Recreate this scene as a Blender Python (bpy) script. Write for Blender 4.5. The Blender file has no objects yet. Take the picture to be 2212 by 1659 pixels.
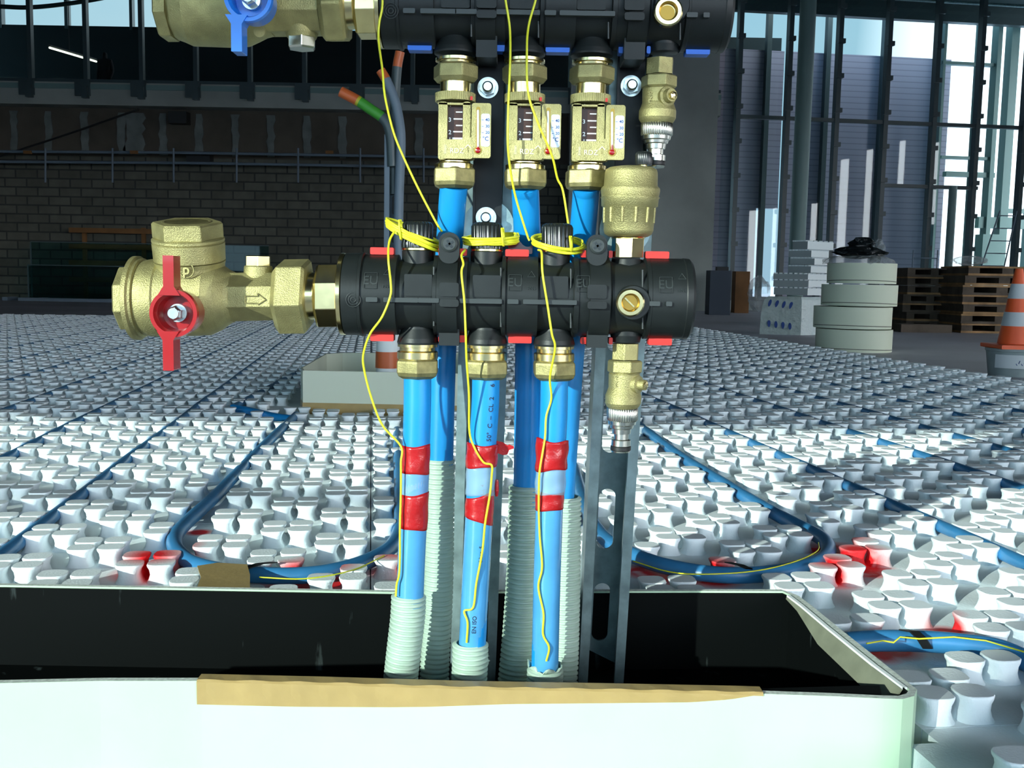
import bpy, bmesh, math, random
from math import sin, cos, tan, pi, radians as R_, sqrt, atan2
from mathutils import Vector, Matrix

random.seed(7)
SC = bpy.context.scene
COL = SC.collection

# ------------------------------------------------------------------ camera
FPX = 2200.0                      # focal length in pixels of the 2212x1659 frame
PITCH = R_(5.96); ROLL = 0.0175
CAM = Vector((0, 0, 0.30))        # 30 cm above the tops of the floor nubs
_F = Vector((0, cos(PITCH), -sin(PITCH))); _X = Vector((1, 0, 0)); _U = Vector((0, sin(PITCH), cos(PITCH)))
CR = (_X*cos(ROLL) + _U*sin(ROLL)); CU = (_U*cos(ROLL) - _X*sin(ROLL))
cd = bpy.data.cameras.new('camera'); cam = bpy.data.objects.new('camera', cd); COL.objects.link(cam)
cd.sensor_width = 36.0; cd.lens = 36.0*FPX/2212.0; cd.clip_start = 0.02; cd.clip_end = 200
cam.matrix_world = Matrix(((CR.x, CU.x, -_F.x, CAM.x), (CR.y, CU.y, -_F.y, CAM.y), (CR.z, CU.z, -_F.z, CAM.z), (0, 0, 0, 1)))
SC.camera = cam

def ray(px, py): return _F + CR*((px-1106)/FPX) - CU*((py-829.5)/FPX)
def W(px, py, d):                 # point at world depth y = d
    v = ray(px, py); return CAM + v*(d/v.y)
def Z(px, py, z=0.0):             # point on the level plane z
    v = ray(px, py); return CAM + v*((z-CAM.z)/v.z)

# ------------------------------------------------------------------ light
SUN_EL, SUN_AZ = R_(14), R_(40)   # low sun behind the camera, from its left
sd = bpy.data.lights.new('sun', 'SUN'); sun = bpy.data.objects.new('sun', sd); COL.objects.link(sun)
sd.energy = 5.8; sd.angle = R_(0.53); sd.color = (0.88, 1.0, 0.90)
sdir = Vector((sin(SUN_AZ)*cos(SUN_EL), cos(SUN_AZ)*cos(SUN_EL), -sin(SUN_EL)))
sun.rotation_euler = sdir.to_track_quat('-Z', 'Y').to_euler(); sun.location = (-4, -5, 4)

w = bpy.data.worlds.new('sky'); SC.world = w; w.use_nodes = True
nt = w.node_tree; nt.nodes.clear()
out = nt.nodes.new('ShaderNodeOutputWorld'); bg = nt.nodes.new('ShaderNodeBackground')
tc = nt.nodes.new('ShaderNodeTexCoord'); sx = nt.nodes.new('ShaderNodeSeparateXYZ')
nt.links.new(tc.outputs['Generated'], sx.inputs[0])
mr = nt.nodes.new('ShaderNodeMapRange'); mr.inputs['From Min'].default_value = 0.30; mr.inputs['From Max'].default_value = 0.40
nt.links.new(sx.outputs['X'], mr.inputs['Value'])
cr = nt.nodes.new('ShaderNodeValToRGB')
cr.color_ramp.elements[0].position = 0.0; cr.color_ramp.elements[0].color = (0.44, 0.62, 0.78, 1)
cr.color_ramp.elements[1].position = 0.5; cr.color_ramp.elements[1].color = (0.33, 0.62, 0.95, 1)
e = cr.color_ramp.elements.new(0.22); e.color = (0.43, 0.70, 0.86, 1)
nt.links.new(sx.outputs['Z'], cr.inputs['Fac'])
nz = nt.nodes.new('ShaderNodeTexNoise'); nz.inputs['Scale'].default_value = 3.0; nz.inputs['Detail'].default_value = 5
mx0 = nt.nodes.new('ShaderNodeMixRGB'); mx0.inputs['Color2'].default_value = (0.75, 0.88, 0.95, 1)
mrn = nt.nodes.new('ShaderNodeMapRange'); mrn.inputs['From Min'].default_value = 0.45; mrn.inputs['From Max'].default_value = 0.75; mrn.inputs['To Max'].default_value = 0.5
nt.links.new(tc.outputs['Generated'], nz.inputs['Vector']); nt.links.new(nz.outputs['Fac'], mrn.inputs['Value'])
nt.links.new(mrn.outputs[0], mx0.inputs['Fac']); nt.links.new(cr.outputs['Color'], mx0.inputs['Color1'])
mx = nt.nodes.new('ShaderNodeMixRGB'); mx.inputs['Color2'].default_value = (2.5, 2.6, 2.75, 1)
nt.links.new(mr.outputs[0], mx.inputs['Fac']); nt.links.new(mx0.outputs['Color'], mx.inputs['Color1'])
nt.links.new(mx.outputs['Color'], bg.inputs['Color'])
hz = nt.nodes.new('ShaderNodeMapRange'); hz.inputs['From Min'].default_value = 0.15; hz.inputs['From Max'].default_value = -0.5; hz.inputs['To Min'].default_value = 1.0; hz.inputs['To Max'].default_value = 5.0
nt.links.new(sx.outputs['Y'], hz.inputs['Value']); nt.links.new(hz.outputs[0], bg.inputs['Strength'])   # sky brightened on the sun's side to lift the indoor ambient light
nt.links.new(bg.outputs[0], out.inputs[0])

SC.view_settings.view_transform = 'Standard'; SC.view_settings.look = 'None'
SC.view_settings.exposure = 0.0; SC.view_settings.gamma = 1.0; SC.view_settings.use_curve_mapping = False
cy = SC.cycles
cy.use_denoising = True; cy.max_bounces = 7; cy.diffuse_bounces = 4; cy.glossy_bounces = 3; cy.transmission_bounces = 4
cy.transparent_max_bounces = 10; cy.sample_clamp_indirect = 6.0; cy.caustics_reflective = False; cy.caustics_refractive = False

# ------------------------------------------------------------------ materials
def mat(name, col, rough=0.6, metal=0.0, noise=None, bump=None, spec=0.5, coat=0, trans=0, alpha=1, emit=None):
    """noise = (scale, amount) colour mottle; bump = (scale, strength, distance)"""
    m = bpy.data.materials.new(name); m.use_nodes = True; t = m.node_tree
    b = t.nodes['Principled BSDF']
    b.inputs['Base Color'].default_value = (*col, 1); b.inputs['Roughness'].default_value = rough
    b.inputs['Metallic'].default_value = metal; b.inputs['Specular IOR Level'].default_value = spec
    b.inputs['Coat Weight'].default_value = coat; b.inputs['Transmission Weight'].default_value = trans
    b.inputs['Alpha'].default_value = alpha
    if emit: b.inputs['Emission Color'].default_value = (*emit[0], 1); b.inputs['Emission Strength'].default_value = emit[1]
    if noise or bump:
        g = t.nodes.new('ShaderNodeNewGeometry')
    if noise:
        n = t.nodes.new('ShaderNodeTexNoise'); n.inputs['Scale'].default_value = noise[0]; n.inputs['Detail'].default_value = 6
        t.links.new(g.outputs['Position'], n.inputs['Vector'])
        r = t.nodes.new('ShaderNodeMapRange'); r.inputs['From Min'].default_value = 0.3; r.inputs['From Max'].default_value = 0.7
        r.inputs['To Min'].default_value = 1-noise[1]; r.inputs['To Max'].default_value = 1+noise[1]*0.6
        t.links.new(n.outputs['Fac'], r.inputs['Value'])
        vm = t.nodes.new('ShaderNodeVectorMath'); vm.operation = 'SCALE'; vm.inputs[0].default_value = col
        t.links.new(r.outputs[0], vm.inputs['Scale']); t.links.new(vm.outputs[0], b.inputs['Base Color'])
    if bump:
        n2 = t.nodes.new('ShaderNodeTexNoise'); n2.inputs['Scale'].default_value = bump[0]; n2.inputs['Detail'].default_value = 4
        t.links.new(g.outputs['Position'], n2.inputs['Vector'])
        bp = t.nodes.new('ShaderNodeBump'); bp.inputs['Strength'].default_value = bump[1]; bp.inputs['Distance'].default_value = bump[2]
        t.links.new(n2.outputs['Fac'], bp.inputs['Height']); t.links.new(bp.outputs[0], b.inputs['Normal'])
    return m

M = {}
M['brass'] = mat('cast_brass', (0.41, 0.37, 0.165), 0.50, 0.75, noise=(90, 0.2), bump=(1200, 0.6, 0.0008))
M['brass_dull'] = mat('dull_brass', (0.28, 0.25, 0.11), 0.50, 0.75, noise=(160, 0.30), bump=(900, 0.3, 0.0005))
M['brass_shiny'] = mat('machined_brass', (0.78, 0.66, 0.34), 0.22, 1.0, noise=(120, 0.12))
M['brass_dark'] = mat('brass_bore', (0.35, 0.22, 0.05), 0.35, 1.0)
M['black'] = mat('black_plastic', (0.010, 0.013, 0.013), 0.45, 0, noise=(60, 0.25), bump=(700, 0.15, 0.0004), spec=0.35)
M['black_line'] = mat('black_plastic_raised', (0.028, 0.035, 0.035), 0.42)
M['liner'] = mat('black_box_lining', (0.003, 0.004, 0.004), 0.6, 0, spec=0.05)
_t = M['liner'].node_tree; _g = _t.nodes.new('ShaderNodeNewGeometry'); _m = _t.nodes.new('ShaderNodeMapping'); _m.inputs['Scale'].default_value = (60, 60, 14); _m.inputs['Rotation'].default_value = (0.3, 0.5, 0.2)
_n = _t.nodes.new('ShaderNodeTexNoise'); _n.inputs['Scale'].default_value = 1.0; _n.inputs['Detail'].default_value = 7
_t.links.new(_g.outputs['Position'], _m.inputs['Vector']); _t.links.new(_m.outputs[0], _n.inputs['Vector'])
_r = _t.nodes.new('ShaderNodeValToRGB'); _r.color_ramp.elements[0].position = 0.66; _r.color_ramp.elements[0].color = (0.003, 0.004, 0.004, 1); _r.color_ramp.elements[1].position = 0.80; _r.color_ramp.elements[1].color = (0.07, 0.09, 0.09, 1)
_t.links.new(_n.outputs['Fac'], _r.inputs['Fac']); _t.links.new(_r.outputs[0], _t.nodes['Principled BSDF'].inputs['Base Color'])   # scuffs
M['ledge'] = mat('olive_inner_edge', (0.20, 0.21, 0.15), 0.6, 0, noise=(60, 0.15))
M['black_gloss'] = mat('black_glossy_cap', (0.012, 0.015, 0.015), 0.22)
M['black_steel'] = mat('black_bracket_steel', (0.006, 0.008, 0.010), 0.45, 0.0, spec=0.3, bump=(400, 0.1, 0.0005))
M['rubber'] = mat('rubber', (0.01, 0.01, 0.01), 0.5)
M['red'] = mat('red_plastic', (0.36, 0.006, 0.008), 0.25, 0, coat=0.4)
M['red_clip'] = mat('red_clip_plastic', (0.60, 0.022, 0.014), 0.45)
M['blue_clip'] = mat('blue_clip_plastic', (0.01, 0.13, 0.62), 0.45)
M['blue_handle'] = mat('blue_handle_plastic', (0.01, 0.19, 0.75), 0.3, coat=0.3)
M['blue_pipe'] = mat('blue_pipe_plastic', (0.010, 0.27, 0.66), 0.32, 0, noise=(30, 0.08))
M['blue_film'] = mat('blue_pipe_under_film', (0.075, 0.32, 0.62), 0.18, 0, noise=(45, 0.1), coat=0.6)
M['blue_floor'] = mat('blue_floor_pipe_plastic', (0.035, 0.19, 0.40), 0.38, 0, noise=(25, 0.2))
M['blue_dull'] = mat('dusty_blue_pipe', (0.05, 0.26, 0.55), 0.45)
M['tape'] = mat('red_tape', (0.42, 0.011, 0.013), 0.24, 0, noise=(70, 0.15), bump=(120, 0.5, 0.002))
M['clear_tape'] = mat('clear_tape', (0.40, 0.60, 0.74), 0.25, 0, alpha=0.36, bump=(80, 0.4, 0.002))
M['brown_tape'] = mat('brown_tape', (0.38, 0.27, 0.105), 0.38, 0, noise=(40, 0.1), bump=(110, 0.5, 0.0008))
M['orange_tape'] = mat('orange_tape', (0.55, 0.12, 0.03), 0.4)
M['conduit'] = mat('white_corrugated_plastic', (0.40, 0.52, 0.43), 0.38, 0, noise=(50, 0.06))
M['yellow'] = mat('yellow_wire', (0.72, 0.72, 0.03), 0.4)
M['steel'] = mat('zinc_steel', (0.60, 0.66, 0.66), 0.28, 1.0, noise=(200, 0.2))
M['galv'] = mat('galvanised_steel', (0.32, 0.44, 0.45), 0.33, 0.45, noise=(70, 0.3), bump=(160, 0.3, 0.0008))
M['silver'] = mat('nickel_plating', (0.66, 0.66, 0.58), 0.25, 1.0)
M['cream'] = mat('cream_plastic', (0.44, 0.61, 0.43), 0.55, 0, noise=(14, 0.04), bump=(500, 0.12, 0.0004))
M['cream2'] = mat('aged_cream_plastic', (0.62, 0.68, 0.55), 0.55)
M['foam_edge'] = mat('cut_plastic_edge', (0.62, 0.68, 0.62), 0.8, 0, noise=(300, 0.3))
M['white'] = mat('white_paint_line', (0.9, 0.95, 0.95), 0.5)
M['label_white'] = mat('white_label', (0.66, 0.78, 0.85), 0.4)
M['ink'] = mat('dark_blue_ink', (0.01, 0.05, 0.25), 0.5)
M['ink_black'] = mat('black_ink', (0.01, 0.02, 0.05), 0.5)
M['scale_dark'] = mat('brown_sight_glass', (0.06, 0.022, 0.012), 0.3, 0, spec=0.3)
M['tube_glass'] = mat('thermometer_glass', (0.72, 0.78, 0.76), 0.08, 0, coat=0.8)
M['tube_red'] = mat('thermometer_spirit', (0.30, 0.005, 0.008), 0.2)
M['concrete'] = mat('floor_concrete', (0.46, 0.48, 0.55), 0.55, 0, noise=(1.5, 0.18))
M['concrete_wall'] = mat('wall_concrete', (0.42, 0.45, 0.41), 0.85, 0, noise=(1.2, 0.25))
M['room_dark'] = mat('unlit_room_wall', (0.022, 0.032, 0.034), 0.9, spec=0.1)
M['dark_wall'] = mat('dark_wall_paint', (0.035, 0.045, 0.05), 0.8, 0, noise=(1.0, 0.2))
M['board'] = mat('plasterboard', (0.10, 0.085, 0.065), 0.85, 0, noise=(2.5, 0.25))
M['filler'] = mat('joint_filler', (0.17, 0.19, 0.18), 0.85, 0, noise=(6, 0.3))
M['mullion'] = mat('grey_painted_steel', (0.06, 0.09, 0.095), 0.4)
M['lime'] = mat('green_tape', (0.05, 0.30, 0.03), 0.45)
M['yel2'] = mat('yellow_tape', (0.5, 0.45, 0.03), 0.45)
M['grey_cond'] = mat('grey_conduit', (0.14, 0.19, 0.24), 0.5)
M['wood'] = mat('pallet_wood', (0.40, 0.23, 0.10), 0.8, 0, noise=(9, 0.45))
M['wood_dark'] = mat('dark_wood', (0.12, 0.09, 0.065), 0.85, 0, noise=(9, 0.4))  # darker brown than the pallet wood
M['wood_or'] = mat('orange_timber', (0.22, 0.10, 0.03), 0.7, 0, noise=(6, 0.2))
M['orange'] = mat('cone_orange', (0.95, 0.13, 0.03), 0.45)
M['cone_white'] = mat('cone_white', (0.62, 0.66, 0.68), 0.4)
M['bucket'] = mat('grey_bucket', (0.30, 0.36, 0.36), 0.5, 0, noise=(20, 0.15))
M['roll'] = mat('cream_foam_roll', (0.76, 0.82, 0.64), 0.6)
M['film'] = mat('clear_plastic_film', (0.55, 0.60, 0.62), 0.2, 0, alpha=0.35, bump=(60, 1.0, 0.01))
M['black_bag'] = mat('black_film', (0.01, 0.014, 0.016), 0.25, 0, bump=(50, 1.0, 0.01))
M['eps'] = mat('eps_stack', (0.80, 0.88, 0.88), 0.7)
M['eps_grey'] = mat('eps_stack_shaded_end', (0.34, 0.39, 0.39), 0.75)
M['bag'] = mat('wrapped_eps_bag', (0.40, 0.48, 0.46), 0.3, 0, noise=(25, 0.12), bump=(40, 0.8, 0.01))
M['bagr'] = mat('wrapped_eps_lit_side', (0.50, 0.60, 0.60), 0.3, 0, bump=(40, 0.8, 0.01))
M['silhouette_dark'] = mat('dark_silhouette', (0.008, 0.010, 0.013), 0.8)  # near black all over: the silhouette is put into the colour
M['lamp'] = mat('tube_light', (1, 1, 0.8), 0.5, emit=((1.0, 0.95, 0.75), 2.5))
M['teal_metal'] = mat('green_grey_column_paint', (0.20, 0.31, 0.29), 0.45)
M['grey_box'] = mat('dark_blue_crate', (0.03, 0.045, 0.07), 0.6)
M['render_grey'] = mat('pale_grey_render', (0.45, 0.5, 0.55), 0.8)

def glass_mat(name, tint, fac=0.10):
    m = bpy.data.materials.new(name); m.use_nodes = True; t = m.node_tree; t.nodes.clear()
    o = t.nodes.new('ShaderNodeOutputMaterial'); mxs = t.nodes.new('ShaderNodeMixShader')
    tr = t.nodes.new('ShaderNodeBsdfTransparent'); tr.inputs[0].default_value = (*tint, 1)
    gl = t.nodes.new('ShaderNodeBsdfGlossy'); gl.inputs['Roughness'].default_value = 0.02
    mxs.inputs[0].default_value = fac
    t.links.new(tr.outputs[0], mxs.inputs[1]); t.links.new(gl.outputs[0], mxs.inputs[2]); t.links.new(mxs.outputs[0], o.inputs[0])
    return m
M['glass'] = glass_mat('window_glass', (0.88, 0.95, 0.95), 0.022)
M['glass_dirty'] = glass_mat('stacked_sheet_glass', (0.55, 0.75, 0.75), 0.015)

def stripe_mat(name, col, dark, period, frac, axis='Z', rough=0.5, bumpd=0.0):
    m = bpy.data.materials.new(name); m.use_nodes = True; t = m.node_tree; b = t.nodes['Principled BSDF']
    b.inputs['Roughness'].default_value = rough
    g = t.nodes.new('ShaderNodeNewGeometry'); s = t.nodes.new('ShaderNodeSeparateXYZ'); t.links.new(g.outputs['Position'], s.inputs[0])
    a = t.nodes.new('ShaderNodeMath'); a.operation = 'DIVIDE'; a.inputs[1].default_value = period; t.links.new(s.outputs[axis], a.inputs[0])
    f = t.nodes.new('ShaderNodeMath'); f.operation = 'FRACT'; t.links.new(a.outputs[0], f.inputs[0])
    l = t.nodes.new('ShaderNodeMath'); l.operation = 'LESS_THAN'; l.inputs[1].default_value = frac; t.links.new(f.outputs[0], l.inputs[0])
    mi = t.nodes.new('ShaderNodeMixRGB'); mi.inputs['Color1'].default_value = (*col, 1); mi.inputs['Color2'].default_value = (*dark, 1)
    t.links.new(l.outputs[0], mi.inputs['Fac']); t.links.new(mi.outputs[0], b.inputs['Base Color'])
    return m
M['cladding'] = stripe_mat('corrugated_cladding', (0.40, 0.375, 0.47), (0.29, 0.27, 0.34), 0.085, 0.18)

def block_mat():
    m = bpy.data.materials.new('concrete_blockwork'); m.use_nodes = True; t = m.node_tree; b = t.nodes['Principled BSDF']
    b.inputs['Roughness'].default_value = 0.9
    g = t.nodes.new('ShaderNodeNewGeometry'); s = t.nodes.new('ShaderNodeSeparateXYZ'); c = t.nodes.new('ShaderNodeCombineXYZ')
    t.links.new(g.outputs['Position'], s.inputs[0]); t.links.new(s.outputs['X'], c.inputs['X']); t.links.new(s.outputs['Z'], c.inputs['Y'])
    k = t.nodes.new('ShaderNodeTexBrick'); t.links.new(c.outputs[0], k.inputs['Vector'])
    k.inputs['Color1'].default_value = (0.17, 0.17, 0.135, 1); k.inputs['Color2'].default_value = (0.12, 0.12, 0.095, 1); k.inputs['Mortar'].default_value = (0.06, 0.06, 0.055, 1)
    k.inputs['Scale'].default_value = 1.0; k.inputs['Mortar Size'].default_value = 0.010
    k.inputs['Brick Width'].default_value = 0.265; k.inputs['Row Height'].default_value = 0.108
    n = t.nodes.new('ShaderNodeTexNoise'); n.inputs['Scale'].default_value = 7; t.links.new(g.outputs['Position'], n.inputs['Vector'])
    mi = t.nodes.new('ShaderNodeMixRGB'); mi.blend_type = 'MULTIPLY'; mi.inputs['Fac'].default_value = 0.5
    t.links.new(k.outputs['Color'], mi.inputs['Color1']); t.links.new(n.outputs['Fac'], mi.inputs['Color2']); t.links.new(mi.outputs[0], b.inputs['Base Color'])
    return m
M['block'] = block_mat()

# ------------------------------------------------------------------ mesh helpers
class MB:
    def __init__(s): s.v = []; s.f = []; s.sm = []; s.mi = []; s.cur = 0
    def add(s, vs, fs, smooth=False):
        o = len(s.v); s.v += [Vector(x) for x in vs]
        for f in fs: s.f.append([i+o for i in f]); s.sm.append(smooth); s.mi.append(s.cur)
    def box(s, c, h, ax=None):
        c = Vector(c); X, Y, Zz = ax or (Vector((1, 0, 0)), Vector((0, 1, 0)), Vector((0, 0, 1)))
        vs = [c + X*(h[0]*i) + Y*(h[1]*j) + Zz*(h[2]*k) for i in (-1, 1) for j in (-1, 1) for k in (-1, 1)]
        s.add(vs, [(0, 1, 3, 2), (4, 6, 7, 5), (0, 4, 5, 1), (2, 3, 7, 6), (0, 2, 6, 4), (1, 5, 7, 3)])
    def rbox(s, c, h, r, ax=None, seg=3):      # box with the four edges along its 2nd axis rounded
        c = Vector(c); X, Y, Zz = ax or (Vector((1, 0, 0)), Vector((0, 1, 0)), Vector((0, 0, 1)))
        pts = rrect(h[0], h[2], r, seg)
        s.prism([c + X*a + Zz*b for a, b in pts], Y, -h[1], h[1])
    def prism(s, poly, n, a=0.0, b=1.0):       # polygon (3D points) extruded along n from a to b
        n = Vector(n); N = len(poly)
        vs = [Vector(p) + n*a for p in poly] + [Vector(p) + n*b for p in poly]
        s.add(vs, [tuple(range(N)), tuple(range(2*N-1, N-1, -1))])
        s.add(vs, [(i, (i+1) % N, N+(i+1) % N, N+i) for i in range(N)], smooth=N > 12)
    def rings(s, rs, cap0=True, cap1=True, smooth=True, closed=True):  # loft between equal rings
        N = len(rs[0]); vs = [p for r in rs for p in r]; fs = []
        for k in range(len(rs)-1):
            for i in range(N if closed else N-1):
                j = (i+1) % N; fs.append((k*N+i, k*N+j, (k+1)*N+j, (k+1)*N+i))
        s.add(vs, fs, smooth)
        if cap0: s.add(rs[0], [tuple(range(N-1, -1, -1))])
        if cap1: s.add(rs[-1], [tuple(range(N))])
    def lathe(s, cs, rr, n=40, ax='z', rot=0.0, smooth=True, hard=True, A=None, B=None):
        """rings at centres cs with radii rr; ring plane is level (ax z) or upright across x (ax x)"""
        A0, B0 = {'z': (Vector((1, 0, 0)), Vector((0, 1, 0))), 'x': (Vector((0, 1, 0)), Vector((0, 0, 1))), 'y': (Vector((1, 0, 0)), Vector((0, 0, 1)))}[ax]
        A = A or A0; B = B or B0
        rs = [[Vector(c) + A*(r*cos(rot+2*pi*i/n)) + B*(r*sin(rot+2*pi*i/n)) for i in range(n)] for c, r in zip(cs, rr)]
        if hard:                                # every band its own, so steps stay crisp
            for k in range(len(rs)-1): s.rings(rs[k:k+2], False, False, smooth)
            s.add(rs[0], [tuple(range(n-1, -1, -1))]); s.add(rs[-1], [tuple(range(n))])
        else: s.rings(rs, smooth=smooth)
    def tube(s, pts, r, n=10, cap=True):
        pts = [Vector(p) for p in pts]; rs = []; up = None
        for i, p in enumerate(pts):
            t = (pts[min(i+1, len(pts)-1)] - pts[max(i-1, 0)]).normalized()
            if up is None:
                up = Vector((0, 0, 1)) if abs(t.z) < 0.9 else Vector((0, 1, 0))
            a = (up - t*up.dot(t)).normalized(); b = t.cross(a); up = a
            rad = r[i] if isinstance(r, (list, tuple)) else r
            rs.append([p + a*(rad*cos(2*pi*k/n)) + b*(rad*sin(2*pi*k/n)) for k in range(n)])
        s.rings(rs, cap, cap)
    def text(s, txt, size, pos, X, Y, ext=0.0002, align='CENTER', bend=None, bold=0.0):
        c = bpy.data.curves.new('t', 'FONT'); c.body = txt; c.size = size; c.extrude = ext; c.align_x = align; c.align_y = 'CENTER'; c.resolution_u = 3; c.offset = bold
        o = bpy.data.objects.new('t', c); COL.objects.link(o)
        dg = bpy.context.evaluated_depsgraph_get(); me = bpy.data.meshes.new_from_object(o.evaluated_get(dg))
        X = Vector(X).normalized(); Y = Vector(Y).normalized(); N = X.cross(Y); pos = Vector(pos)
        if bend:   # wrap the short side of the writing round a pipe of that radius
            vs = [pos + X*v.co.x + Y*(bend*sin(v.co.y/bend)) + N*(bend*(cos(v.co.y/bend)-1) + v.co.z) for v in me.vertices]
        else: vs = [pos + X*v.co.x + Y*v.co.y + N*v.co.z for v in me.vertices]
        s.add(vs, [tuple(p.vertices) for p in me.polygons])
        bpy.data.objects.remove(o); bpy.data.curves.remove(c); bpy.data.meshes.remove(me)
    def obj(s, name, material, parent=None, loc=None, bevel=0.0):
        me = bpy.data.meshes.new(name)
        base = Vector(parent['base']) if parent is not None and 'base' in parent else None
        o = bpy.data.objects.new(name, me); COL.objects.link(o)
        if parent is not None:
            base = wbase(parent); o.parent = parent; off = base
        else:
            if loc is None:
                xs = [p.x for p in s.v]; ys = [p.y for p in s.v]; zs = [p.z for p in s.v]
                loc = Vector(((min(xs)+max(xs))/2, (min(ys)+max(ys))/2, min(zs)))
            off = Vector(loc); o.location = off
        BASE[o.name] = off
        me.from_pydata([tuple(v-off) for v in s.v], [], s.f)
        me.polygons.foreach_set('use_smooth', s.sm)
        for m in (material if isinstance(material, (list, tuple)) else [material]): me.materials.append(M[m])
        if any(s.mi): me.polygons.foreach_set('material_index', s.mi)
        if not getattr(s, 'raw', False):
            bm = bmesh.new(); bm.from_mesh(me); bmesh.ops.recalc_face_normals(bm, faces=bm.faces); bm.to_mesh(me); bm.free()
        me.update()
        if bevel:
            md = o.modifiers.new('bevel', 'BEVEL'); md.width = bevel; md.segments = 2; md.limit_method = 'ANGLE'; md.angle_limit = R_(35)
        return o
BASE = {}
def wbase(o): return BASE[o.name]
def thing(name, label, cat, loc, group=None):
    o = bpy.data.objects.new(name, None); COL.objects.link(o); o.location = loc; o.empty_display_size = 0.01
    BASE[o.name] = Vector(loc); o['label'] = label; o['category'] = cat
    if group: o['group'] = group
    return o
def tag(o, label, cat, group=None):
    o['label'] = label; o['category'] = cat
    if group: o['group'] = group
    return o
def struct(o): o['kind'] = 'structure'; return o
def rrect(a, b, r, seg=4):
    pts = []
    for cx, cyy, a0 in ((a-r, b-r, 0), (-a+r, b-r, pi/2), (-a+r, -b+r, pi), (a-r, -b+r, 1.5*pi)):
        for k in range(seg+1): pts.append((cx + r*cos(a0+k*pi/2/seg), cyy + r*sin(a0+k*pi/2/seg)))
    return pts
def smooth_path(pts, k=6):
    pts = [Vector(p) for p in pts]; o = []
    P = [pts[0]*2-pts[1]] + pts + [pts[-1]*2-pts[-2]]
    for i in range(1, len(P)-2):
        for j in range(k):
            t = j/k; a, b, c, d = P[i-1], P[i], P[i+1], P[i+2]
            o.append(0.5*((2*b) + (c-a)*t + (2*a-5*b+4*c-d)*t*t + (3*b-a-3*c+d)*t**3))
    o.append(pts[-1]); return o
def vl(mb, prof, cx, d, n=40, rot=0.0, smooth=True, hard=True):
    """upright turned part: prof = [(image y, radius in px)], cx = centre x (number or function of y)"""
    f = cx if callable(cx) else (lambda y: cx)
    cs = [W(f(y), y, d) for y, r in prof]; s = d/FPX
    mb.lathe(cs, [r*s for y, r in prof], n, 'z', rot, smooth, hard)
def hl(mb, prof, cyf, d, n=48, rot=0.0, smooth=True, hard=True):
    """turned part lying along x: prof = [(image x, radius in px)]"""
    f = cyf if callable(cyf) else (lambda x: cyf)
    s = d/FPX
    mb.lathe([W(x, f(x), d) for x, r in prof], [r*s for x, r in prof], n, 'x', rot, smooth, hard)
def fl(mb, prof, px, py, n=32, rot=0.0, smooth=True):
    """turned part pointing at the viewer: prof = [(depth, radius in m)]"""
    d0_ = prof[0][0]; c = W(px, py, d0_)
    mb.lathe([Vector((c.x, d, c.z)) for d, r in prof], [r for d, r in prof], n, 'y', rot, smooth)

# ================================================================== SETTING
AX = R_(7.92)                                   # the building's axis against the view
BX = Vector((cos(AX), sin(AX), 0)); BY = Vector((-sin(AX), cos(AX), 0))
def UV(u, v, z=0.0): return BX*u + BY*v + Vector((0, 0, z))
ZF = -0.055                                     # concrete floor below the nub tops
mb = MB(); mb.box((0, 5.5, ZF-0.05), (14, 9, 0.05)); struct(mb.obj('floor', 'concrete'))
mb = MB(); mb.box((0, 30, ZF-0.11), (60, 60, 0.05)); o = mb.obj('ground_outside', 'render_grey'); struct(o)
DW = 12.6                                       # left wall depth
s_ = DW/FPX
# block wall
a = W(-900, 662, DW); b = W(1545, 345, DW)
mb = MB(); mb.box(((a.x+b.x)/2, DW+0.1, (ZF+W(600, 345, DW).z)/2), ((b.x-a.x)/2, 0.1, (W(600, 345, DW).z-ZF)/2)); struct(mb.obj('wall_back', 'block'))
zb = W(600, 345, DW).z; zc = W(600, 240, DW).z; zd = W(600, 192, DW).z
mb = MB(); mb.box(((a.x+b.x)/2, DW+0.10, (zb+zc)/2), ((b.x-a.x)/2, 0.09, (zc-zb)/2)); struct(mb.obj('wall_board', 'board'))
# joint filler strips on the boards
for i, px in enumerate((30, 105, 183, 262, 290, 352, 430, 508, 585, 663, 740, 905, 1480)):
    x = W(px, 285, DW).x; mb = MB(); wd = 0.045 if px != 290 else 0.12
    k = 8; L = []
    for j in range(k+1):
        z = zb+0.03 + (zc-zb-0.08)*j/k; L.append((x-wd*(1+0.3*random.uniform(-1, 1)), z, x+wd*(1+0.3*random.uniform(-1, 1))))
    mb.prism([Vector((p[0], DW, p[1])) for p in L] + [Vector((p[2], DW, p[1])) for p in reversed(L)], (0, 1, 0), -0.004, 0.004)
    struct(mb.obj('trim_%d' % (i+1), 'filler'))
mb = MB(); mb.box(((a.x+b.x)/2, DW, (zc+zd)/2), ((b.x-a.x)/2, 0.22, (zd-zc)/2)); struct(mb.obj('wall_ledge', 'concrete_wall'))
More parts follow.
